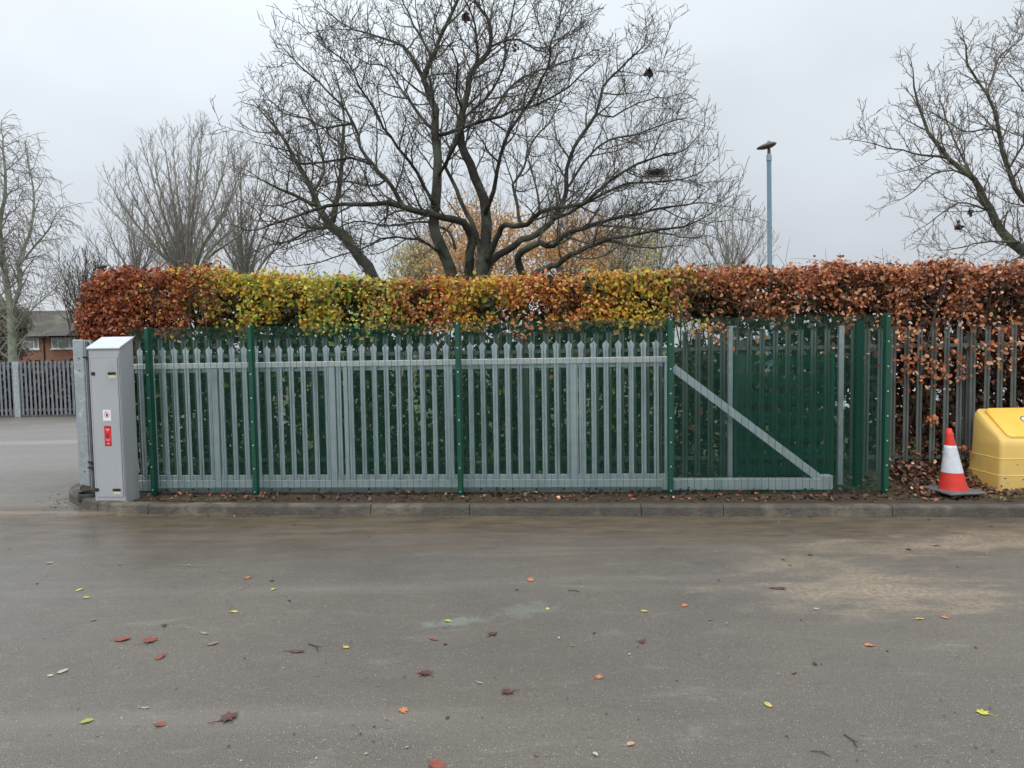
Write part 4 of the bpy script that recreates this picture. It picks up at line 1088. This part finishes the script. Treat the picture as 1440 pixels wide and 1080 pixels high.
for xa, xb in ((-6, 9), (25, 55), (73, 106)):
    x0_, x1_ = hp(xa, 480).x - ox, hp(xb, 480).x - ox; z0, z1 = hp(40, 491).z, hp(40, 473).z
    bb = MB(); t_ = .07
    bb.box(x0_, x1_, -.06, -.002, z0, z0 + t_); bb.box(x0_, x1_, -.06, -.002, z1 - t_, z1)
    q = [x0_, x0_ + (x1_ - x0_) * .25, x0_ + (x1_ - x0_) * .75, x1_ - t_]
    for xx in q: bb.box(xx, xx + t_, -.062, -.003, z0 + t_, z1 - t_)
    bb.box(x0_ + (x1_ - x0_) * .25 + t_, x0_ + (x1_ - x0_) * .75, -.061, -.004, z1 - .42, z1 - .36)
    w = bb.build('window', M['upvc'], house)
    bb = MB(); bb.box(x0_ + .02, x1_ - .02, -.03, -.005, z0 + .02, z1 - .02); bb.build('pane', M['glass'], w)
    bb = MB(); bb.box(x0_ - .08, x1_ + .08, -.12, -.001, z0 - .08, z0 - .001); bb.build('sill', M['upvc'], w)
bb = MB(); xx = hp(62, 480).x - ox; bb.tube([(xx, -.05, 0), (xx, -.05, ez - .2)], .045, 8); bb.build('downpipe', M['black'], house)
# evergreen shrub in front of the house
def shrub(px, py, Y, rx, rz, n, pal, label, size=.16):
    c = atY(px, py, Y); root = empty('shrub', (c.x, c.y, 0)); tag(root, label, 'shrub', 'garden shrubs by the brick house'); rg = random.Random(int(px) + 9)
    pos, col = [], []
    for _ in range(n):
        v = Vector((rg.gauss(0, 1), rg.gauss(0, 1), rg.gauss(0, 1))).normalized() * rg.uniform(.6, 1.0)
        k = 1 + .35 * noise.noise(v * 2.5 + Vector((px, 0, 0)))
        pos.append((v.x * rx * k, v.y * rx * k, c.z + v.z * rz * k)); col.append(np.array(rg.choice(pal)) * rg.uniform(.6, 1.3))
    leaves('foliage', np.array(pos), np.tile([[0, -1., .5]], (n, 1)), size, np.array(col), M['leaf'], root, 1.0, .2)
    b = MB()
    for k in range(6):
        a = k * 1.05; b.tube([(0, 0, 0), (math.cos(a) * rx * .3, math.sin(a) * rx * .3, c.z * .6), (math.cos(a) * rx * .5, math.sin(a) * rx * .5, c.z)], [.05, .035, .015], 5)
    b.build('stem', M['bark_far'], root)
GP = [(.13, .14, .06), (.10, .11, .05), (.17, .17, .08), (.20, .17, .09)]
shrub(12, 452, 34, 1.0, .9, 2000, GP, 'loose green shrub hiding the left end of the brick house roof', .15)
shrub(-22, 470, 36, 1.1, 1.4, 1800, GP, 'tall green shrub at the very left edge beyond the far fence', .15)
shrub(8, 494, 30, .9, .55, 1200, [(.02, .025, .015), (.03, .03, .02)], 'dark rounded shrub behind the far fence, below the birch', .10)

lh = empty('laurel_hedge', (atY(30, 540, 21.2).x, 21.2, 0)); tag(lh, 'low dark evergreen hedge directly behind the far grey palings', 'hedge')
rg = random.Random(55); pos, col = [], []
for _ in range(9000):
    pos.append((rg.uniform(-3.2, 2.6), rg.uniform(-.5, .5), rg.uniform(-.1, 1.58) + .1 * noise.noise(Vector((rg.random() * 9, 0, 0))))); col.append(np.array(rg.choice([(.03, .035, .02), (.045, .045, .03), (.06, .05, .04)])) * rg.uniform(.6, 1.2))
leaves('foliage', np.array(pos), np.tile([[0, -1., .5]], (len(pos), 1)), .15, np.array(col), M['leaf_wet'], lh, 1.0, .2)
b = MB()
for k in range(9): b.tube([(-3 + k * .65, 0, -.1), (-3 + k * .65, .05, .6), (-2.9 + k * .65, 0, 1.3)], [.04, .03, .012], 5)
b.build('stems', M['bark'], lh)

# ------------------------------------------------------------------ traffic cone
cp0 = ground(1341, 688.5, VZ + .03)
cone = empty('traffic_cone', (cp0.x, cp0.y, VZ + .012), .12); tag(cone, 'red traffic cone with white reflective sleeve leaning slightly left on the verge', 'cone')
CH = .715; lean = -.072
def cone_band(z0, z1, off, mt, name, parent):
    b = MB(); n = 32; vs = []; K = 10
    for i in range(K + 1):
        z = z0 + (z1 - z0) * i / K; r_ = .150 + (.026 - .150) * (z / CH) ** .92 + off + (.012 * max(0, 1 - z / .04) if z < .04 else 0)
        for k in range(n):
            a = 2 * math.pi * k / n; vs.append((math.cos(a) * r_ + lean * z / CH, math.sin(a) * r_, z))
    b.add(vs, [(i * n + k, i * n + (k + 1) % n, (i + 1) * n + (k + 1) % n, (i + 1) * n + k) for i in range(K) for k in range(n)] + [tuple(range(K * n, K * n + n))])
    return b.build(name, mt, parent, True)
body = cone_band(.028, CH, 0, M['cone_red'], 'body', cone)
cone_band(.222, .525, .003, M['cone_white'], 'sleeve', cone)
b = MB(); hb_ = .215
b.box(-hb_, hb_, -hb_, hb_, -.004, .028, .012); b.build('base', M['rubber'], cone)

# ------------------------------------------------------------------ yellow grit bin
gbp = ground(1408, 690, VZ + .01)
bin_ = empty('grit_bin', (gbp.x + .56, gbp.y + .30, VZ), -.02); tag(bin_, 'yellow plastic grit bin with sloping lid, cut off by the right edge', 'grit bin')
# stack of horizontal rounded-rectangle loops: (z, half width, front y, back y)
def rrect(hw, y0, y1, r, z, n=5, slope=0.0):
    pts = []
    for cx, cy, a0 in ((hw - r, y0 + r, -90), (hw - r, y1 - r, 0), (-hw + r, y1 - r, 90), (-hw + r, y0 + r, 180)):
        for k in range(n + 1):
            a = R(a0 + 90 * k / n); pts.append((cx + r * math.cos(a), cy + r * math.sin(a)))
    return [(x, y, z) for x, y in pts]
def loft(b, loops, capb=True, capt=True):
    n = len(loops[0]); vs = [v for l in loops for v in l]
    fs = [(i * n + k, i * n + (k + 1) % n, (i + 1) * n + (k + 1) % n, (i + 1) * n + k) for i in range(len(loops) - 1) for k in range(n)]
    if capb: fs.append(tuple(reversed(range(n))))
    if capt: fs.append(tuple(range(len(vs) - n, len(vs))))
    b.add(vs, fs)
zr1, zr2 = .17, .36
L0 = [rrect(.56, -.30, .30, .05, .0), rrect(.56, -.30, .30, .05, .02), rrect(.553, -.292, .297, .05, zr1 - .004), rrect(.556, -.296, .299, .05, zr1), rrect(.545, -.285, .292, .05, zr1 + .006),
      rrect(.536, -.272, .288, .05, zr2 - .004), rrect(.539, -.276, .290, .05, zr2), rrect(.527, -.262, .282, .05, zr2 + .006), rrect(.520, -.250, .278, .05, .50)]
# shoulder: loops that tilt back to follow the sloping lid
def tilt(hw, y0, y1, r, zf, zb):
    l = rrect(hw, y0, y1, r, 0); return [(x, y, zf + (zb - zf) * (y - y0) / (y1 - y0)) for x, y, _ in l]
L0 += [tilt(.513, -.24, .275, .05, .54, .80), tilt(.505, -.225, .270, .055, .565, .855), tilt(.488, -.195, .255, .06, .592, .885)]
b = MB(); loft(b, L0); body = b.build('body', M['yellow'], bin_, True)
b = MB(); loft(b, [tilt(.41, -.205, .215, .04, .586, .862), tilt(.41, -.205, .215, .04, .610, .888), tilt(.395, -.188, .200, .04, .626, .898)]); lid = b.build('lid', M['yellow_lid'], bin_, True)
for me_ in (body.data, lid.data):
    try: me_.set_sharp_from_angle(angle=R(32))
    except Exception: pass
slope = math.atan2(.898 - .626, .388); 
emb = Matrix.Translation((-.05, .02, .626 + (.02 + .188) * math.tan(slope) + .0035)) @ Matrix.Rotation(slope, 4, 'X')
def disc(b, r0, r1, z, n=28, a0=0, a1=360, cx=0, cy=0):
    vs = []; 
    for k in range(n + 1):
        a = R(a0 + (a1 - a0) * k / n); vs += [emb @ Vector((cx + r0 * math.cos(a), cy + r0 * math.sin(a), z)), emb @ Vector((cx + r1 * math.cos(a), cy + r1 * math.sin(a), z))]
    b.add(vs, [(2 * k, 2 * k + 1, 2 * k + 3, 2 * k + 2) for k in range(n)])
b = MB(); disc(b, 0, .066, .001); badge = b.build('round_badge', M['cream'], lid)
b = MB(); disc(b, .052, .062, .003); disc(b, 0, .013, .003, cx=.0, cy=.024)
b.add([emb @ Vector(p) for p in ((-.028, -.03, .003), (.02, -.036, .003), (.012, .012, .003), (-.01, .010, .003))], [(0, 1, 2, 3)]); b.build('badge_print', M['ink'], lid)
b = MB(); rg = random.Random(4)
for x, z, w, h in ((-.50, .145, .014, .008), (-.43, .02, .01, .012), (-.545, .06, .010, .014), (-.36, .30, .01, .006), (-.30, .13, .016, .006), (-.2, .05, .008, .01), (-.47, .09, .006, .006)):
    yy = -.3015 + z * .055
    b.add([Vector((x + w * math.cos(a * .785) * rg.uniform(.6, 1.2), yy - .002 + h * math.sin(a * .785) * .055, z + h * math.sin(a * .785) * rg.uniform(.6, 1.2))) for a in range(8)], [tuple(range(8))])
b.build('scuff', M['dirt_spot'], body)

# ------------------------------------------------------------------ white car behind the hedge
def car(loc, rz):
    root = empty('parked_car', loc, rz); tag(root, 'white parked car glimpsed low through the palings behind the hedge', 'car')
    side = [(-2.1, .28), (-2.12, .55), (-2.0, .78), (-1.3, .92), (-.65, 1.38), (.2, 1.46), (1.1, 1.40), (1.75, 1.0), (2.05, .92), (2.12, .6), (2.08, .28)]
    def ring(y, k, zk): return [(x * k, y, .28 + (z - .28) * zk) for x, z in side]
    b = MB(); rows = [ring(-.86, .965, .95), ring(-.80, 1, .985), ring(-.5, 1.0, 1), ring(.5, 1, 1), ring(.80, 1, .985), ring(.86, .965, .95)]
    n = len(side); vs = [v for r_ in rows for v in r_]; fs = [(i * n + k, i * n + (k + 1) % n, (i + 1) * n + (k + 1) % n, (i + 1) * n + k) for i in range(5) for k in range(n)]
    b.add(vs, fs + [tuple(reversed(range(n))), tuple(range(5 * n, 6 * n))]); bd = b.build('body', M['car_white'], root)
    for y in (-.866, .866):
        b = MB(); sgn = -1 if y < 0 else 1
        b.prism([(-1.12, .93), (-.60, 1.29), (.1, 1.34), (.1, .93)], lambda q: Vector((q[0] * .965, y, q[1] * .97)), lambda q: Vector((q[0] * .965, y + sgn * .006, q[1] * .97)))
        b.prism([(.18, .93), (.18, 1.34), (1.05, 1.29), (1.5, .97)], lambda q: Vector((q[0] * .965, y, q[1] * .97)), lambda q: Vector((q[0] * .965, y + sgn * .006, q[1] * .97)))
        b.build('side_window', M['car_glass'], bd)
    for x in (-1.35, 1.3):
        for y in (-.80, .80):
            w = MB(); w.tube([(0, -.10, 0), (0, -.09, 0), (0, .09, 0), (0, .10, 0)], [.28, .31, .31, .28], 24); wo = w.build('wheel', M['tyre'], root, loc=(x, y, .31))
            w = MB(); w.tube([(0, -.106, 0), (0, .106, 0)], [.19, .19], 18); w.build('rim', M['rim'], wo)
    for y in (-.6, .6):
        b = MB(); b.box(-2.15, -2.02, y - .18, y + .18, .60, .74, .02); b.build('headlight', M['lampglass'], root)
c0 = ground(1210, 640, VZ)
car((atY(1330, 560, 12.6).x, 12.6, VZ - .02), .12)

# ------------------------------------------------------------------ fallen leaves and twigs on the road
YE, OC, RD, DK, PA = (.66, .55, .14), (.62, .24, .10), (.30, .08, .055), (.13, .045, .04), (.52, .46, .34)
FL = [
 (348, 813, .075, OC, 'ragged orange leaf on the brown silt below the second mesh post', 1), (225, 925, .065, RD, 'small curled red leaf just right of the large crumpled red leaf', 0),
 (211, 902, .11, RD, 'large crumpled red leaf on the left tarmac', 1), (172, 900, .09, RD, 'flat dull red leaf lying left of the large crumpled one', 0),
 (123, 1015, .055, (.42, .42, .08), 'lime yellow leaf near the bottom left corner', 0), (88, 945, .055, PA, 'pale yellow leaf alone on the far left tarmac', 0),
 (225, 1020, .055, RD, 'upright small red leaf near the bottom left, right of the lime leaf', 0), (321, 1011, .11, DK, 'large dark red leaf flattened near the bottom left', 1),
 (417, 917, .10, DK, 'long narrow brown leaf beside a bent twig', 2), (204, 996, .045, PA, 'pale narrow leaf above the small upright red leaf', 2),
 (287, 891, .07, (.34, .31, .27), 'pale grey leaf right of the crumpled red leaf', 2), (299, 906, .06, (.28, .22, .18), 'grey brown leaf just below the pale grey one', 0),
 (329, 861, .05, YE, 'cream yellow leaf left of centre above the grey leaves', 0), (121, 841, .05, YE, 'yellow leaf below its twin near the left edge', 1),
 (112, 830, .05, YE, 'yellow leaf above its twin near the left edge', 0), (70, 792, .06, (.5, .34, .22), 'tan leaf near the left edge in line with the side road', 0),
 (385, 829, .045, YE, 'yellow leaf just right of the ragged orange leaf', 0), (487, 911, .045, (.66, .55, .05), 'bright yellow leaf right of the bent twig', 0),
 (630, 874, .05, (.50, .56, .10), 'yellow green leaf lying on the chalky green smear', 0), (770, 857, .04, YE, 'yellow leaf right of the chalky green smear', 0),
 (906, 860, .045, YE, 'small yellow leaf in the middle right tarmac', 0), (693, 892, .075, DK, 'dark red leaf just below the chalky green smear', 1),
 (598, 948, .09, DK, 'dark maroon lobed leaf near the centre of the tarmac', 1), (713, 974, .08, DK, 'dark maroon leaf with a stalk, lowest of the centre ones', 1),
 (567, 1000, .06, OC, 'orange lobed leaf at bottom centre', 1), (610, 900, .07, RD, 'thin reddish leaf left below the chalky smear', 2),
 (842, 953, .05, OC, 'orange leaf right of the maroon leaves', 1), (903, 903, .06, DK, 'small dark leaf below the middle right yellow leaf', 1),
 (615, 1077, .08, RD, 'red leaf cut by the bottom edge', 0), (746, 816, .07, OC, 'orange brown leaf in the silt at centre', 0),
 (887, 1047, .04, (.6, .4, .25), 'tiny peach leaf at bottom right of centre', 0), (675, 961, .04, PA, 'tiny pale leaf between the maroon leaves', 2),
 (963, 852, .055, OC, 'orange leaf below the left end of the diagonal gate brace', 1), (1094, 828, .13, DK, 'long dark maroon leaf with stalk left of the sandy patch', 2),
 (1148, 857, .045, PA, 'cream star shaped leaf below the long maroon leaf', 1), (1293, 871, .06, YE, 'yellow leaf at the lower edge of the sandy patch', 2),
 (1329, 869, .06, OC, 'orange leaf at the lower edge of the sandy patch', 1), (1222, 908, .055, OC, 'orange leaf alone below the sandy patch', 0),
 (1080, 992, .045, YE, 'yellow leaf low on the right half of the tarmac', 0), (1382, 1003, .065, (.70, .66, .04), 'bright yellow leaf near the bottom right corner', 1),
 (1377, 725, .07, (.45, .30, .2), 'pale brown leaf against the kerb below the grit bin', 0), (1139, 781, .06, DK, 'dark curled leaf at the left of the sandy patch', 1),
 (1278, 773, .05, DK, 'small dark leaf above the sandy patch, left of another', 0), (1317, 768, .07, DK, 'dark leaf above the sandy patch, right of another', 2)]
def leaf_shape(kind, sz, rg):
    if kind == 1:   # lobed
        n = 14; pts = [((.5 if k % 2 else .27) * rg.uniform(.75, 1.15) * (1.15 if k in (0, 7) else 1), 2 * math.pi * k / n) for k in range(n)]
    elif kind == 2: n = 12; pts = [(.5 / math.sqrt(math.cos(a) ** 2 + (3.2 * math.sin(a)) ** 2) * rg.uniform(.9, 1.1), a) for a in (2 * math.pi * k / n for k in range(n))]
    else: n = 12; pts = [(.5 / math.sqrt(math.cos(a) ** 2 + (1.5 * math.sin(a)) ** 2) * rg.uniform(.9, 1.1), a) for a in (2 * math.pi * k / n for k in range(n))]
    ph = rg.uniform(0, 6); amp = .12
    f = lambda x, y: abs(y) * .14 + .05 * (x * x) + .035 * math.sin(5 * x + ph)
    vs = [(0, 0, .02)]
    for k_ in (.55, 1):
        for r_, a in pts: x, y = r_ * k_ * math.cos(a), r_ * k_ * math.sin(a); vs.append((x, y, f(x, y)))
    m0 = min(v[2] for v in vs); vs = [Vector((x * sz, y * sz, (z - m0) * sz + .003)) for x, y, z in vs]
    fs = [(0, 1 + k, 1 + (k + 1) % n) for k in range(n)] + [(1 + k, 1 + n + k, 1 + n + (k + 1) % n, 1 + (k + 1) % n) for k in range(n)]
    return vs, fs
rg = random.Random(77)
lm = {}
for x, y, sz, c, lab, kind in FL:
    p = ground(x, y); b = MB(); vs, fs = leaf_shape(kind, sz * 1.05, rg); b.add(vs, fs)
    if c not in lm: lm[c] = mat('fallen leaf', tuple(v * .9 for v in c), .45, 0, var=tuple(v * .6 for v in c), vscale=35, bump=.2, bscale=60)
    b.tube([(-.5 * sz, 0, .006), (-.68 * sz, .03 * sz, .005), (-.85 * sz, .01, .006)], .0013, 4)
    o = b.build('fallen_leaf', lm[c], None, False, p); o.rotation_euler = (0, 0, rg.uniform(-.5, .5) if kind == 2 else rg.uniform(0, 6.28))
    tag(o, lab, 'leaf', 'fallen leaves on the tarmac')
for (a, b_, lab) in (((433, 906), (448, 917), 'short bent twig beside the long narrow brown leaf'), ((1187, 1034), (1205, 1052), 'thin dark twig near the bottom right'), ((1140, 1057), (1168, 1064), 'forked dark twig cut close to the bottom edge'), ((799, 831), (816, 833), 'small dark twig lying across the centre silt')):
    p, q = ground(*a), ground(*b_); mdl = p.lerp(q, .5); b = MB(); dv = (q - p); sd = Vector((-dv.y, dv.x, 0)) * .12
    b.tube([p - mdl + Vector((0, 0, .004)), sd + Vector((0, 0, .007)), q - mdl + Vector((0, 0, .004))], [.0025, .003, .0018], 5)
    b.tube([sd + Vector((0, 0, .006)), sd * 2.6 + dv * .2 + Vector((0, 0, .006))], [.002, .001], 4)
    o = b.build('twig', M['bark'], None, False, mdl); tag(o, lab, 'twig', 'twigs on the tarmac')

# ------------------------------------------------------------------ light, world, view
sun_el, sun_az = R(48), R(200)
sd = bpy.data.lights.new('sun', 'SUN'); sd.energy = .8; sd.angle = R(30); sd.color = (1, .975, .94)
so = bpy.data.objects.new('sun', sd); COL.objects.link(so)
dirv = Vector((math.sin(sun_az) * math.cos(sun_el), math.cos(sun_az) * math.cos(sun_el), math.sin(sun_el)))
so.rotation_euler = dirv.to_track_quat('Z', 'Y').to_euler(); so.location = dirv * 30
w = bpy.data.worlds.new("World"); scene.world = w; w.use_nodes = True; nt = w.node_tree; nt.nodes.clear()
NN = nt.nodes.new; L = nt.links.new
out = NN("ShaderNodeOutputWorld"); bg = NN("ShaderNodeBackground"); sky = NN("ShaderNodeTexSky")
sky.sky_type = 'NISHITA'; sky.sun_disc = False; sky.sun_elevation = sun_el; sky.sun_rotation = sun_az; sky.dust_density = 5; sky.air_density = 1.5
hs = NN("ShaderNodeHueSaturation"); hs.inputs["Saturation"].default_value = .25; L(sky.outputs[0], hs.inputs["Color"])
tc = NN("ShaderNodeTexCoord"); sp = NN("ShaderNodeSeparateXYZ"); L(tc.outputs["Generated"], sp.inputs[0])
rp = NN("ShaderNodeValToRGB"); L(sp.outputs["Z"], rp.inputs[0]); e = rp.color_ramp.elements
e[0].position = 0; e[0].color = (.60, .63, .66, 1); e[1].position = 1; e[1].color = (1.7, 1.74, 1.78, 1)
for ps, c in ((.12, (.56, .60, .65, 1)), (.28, (.70, .76, .82, 1)), (.45, (.86, .93, .99, 1)), (.62, (1.2, 1.24, 1.28, 1))):
    x = e.new(ps); x.color = c
nz = NN("ShaderNodeTexNoise"); nz.inputs["Scale"].default_value = 1.6; nz.inputs["Detail"].default_value = 4; nz.inputs["Roughness"].default_value = .45
mp = NN("ShaderNodeMapping"); mp.inputs["Scale"].default_value = (1, 1, 2.2); mp.inputs["Location"].default_value = (.7, .2, .3); L(tc.outputs["Generated"], mp.inputs[0]); L(mp.outputs[0], nz.inputs["Vector"])
mr = NN("ShaderNodeMapRange"); L(nz.outputs["Fac"], mr.inputs[0]); 
for i, v in zip((1, 2, 3, 4), (.3, .7, .86, 1.13)): mr.inputs[i].default_value = v
mu = NN("ShaderNodeVectorMath"); mu.operation = 'SCALE'; L(rp.outputs[0], mu.inputs[0]); L(mr.outputs[0], mu.inputs["Scale"])
mu2 = NN("ShaderNodeVectorMath"); mu2.operation = 'SCALE'; L(mu.outputs[0], mu2.inputs[0]); mu2.inputs["Scale"].default_value = 10.0
mx = NN("ShaderNodeMix"); mx.data_type = 'RGBA'; mx.inputs[0].default_value = .93; L(hs.outputs[0], mx.inputs[6]); L(mu2.outputs[0], mx.inputs[7])
L(mx.outputs[2], bg.inputs[0]); bg.inputs[1].default_value = .1; L(bg.outputs[0], out.inputs[0])
vs_ = scene.view_settings; scene.display_settings.display_device = 'sRGB'
vs_.view_transform = 'Standard'; vs_.look = 'None'; vs_.exposure = .22; vs_.gamma = 1
for mm in bpy.data.materials:
    if "_n" in mm: del mm["_n"]
print('objects', len(bpy.data.objects), 'polys', sum(len(o.data.polygons) for o in bpy.data.objects if o.type == 'MESH'))
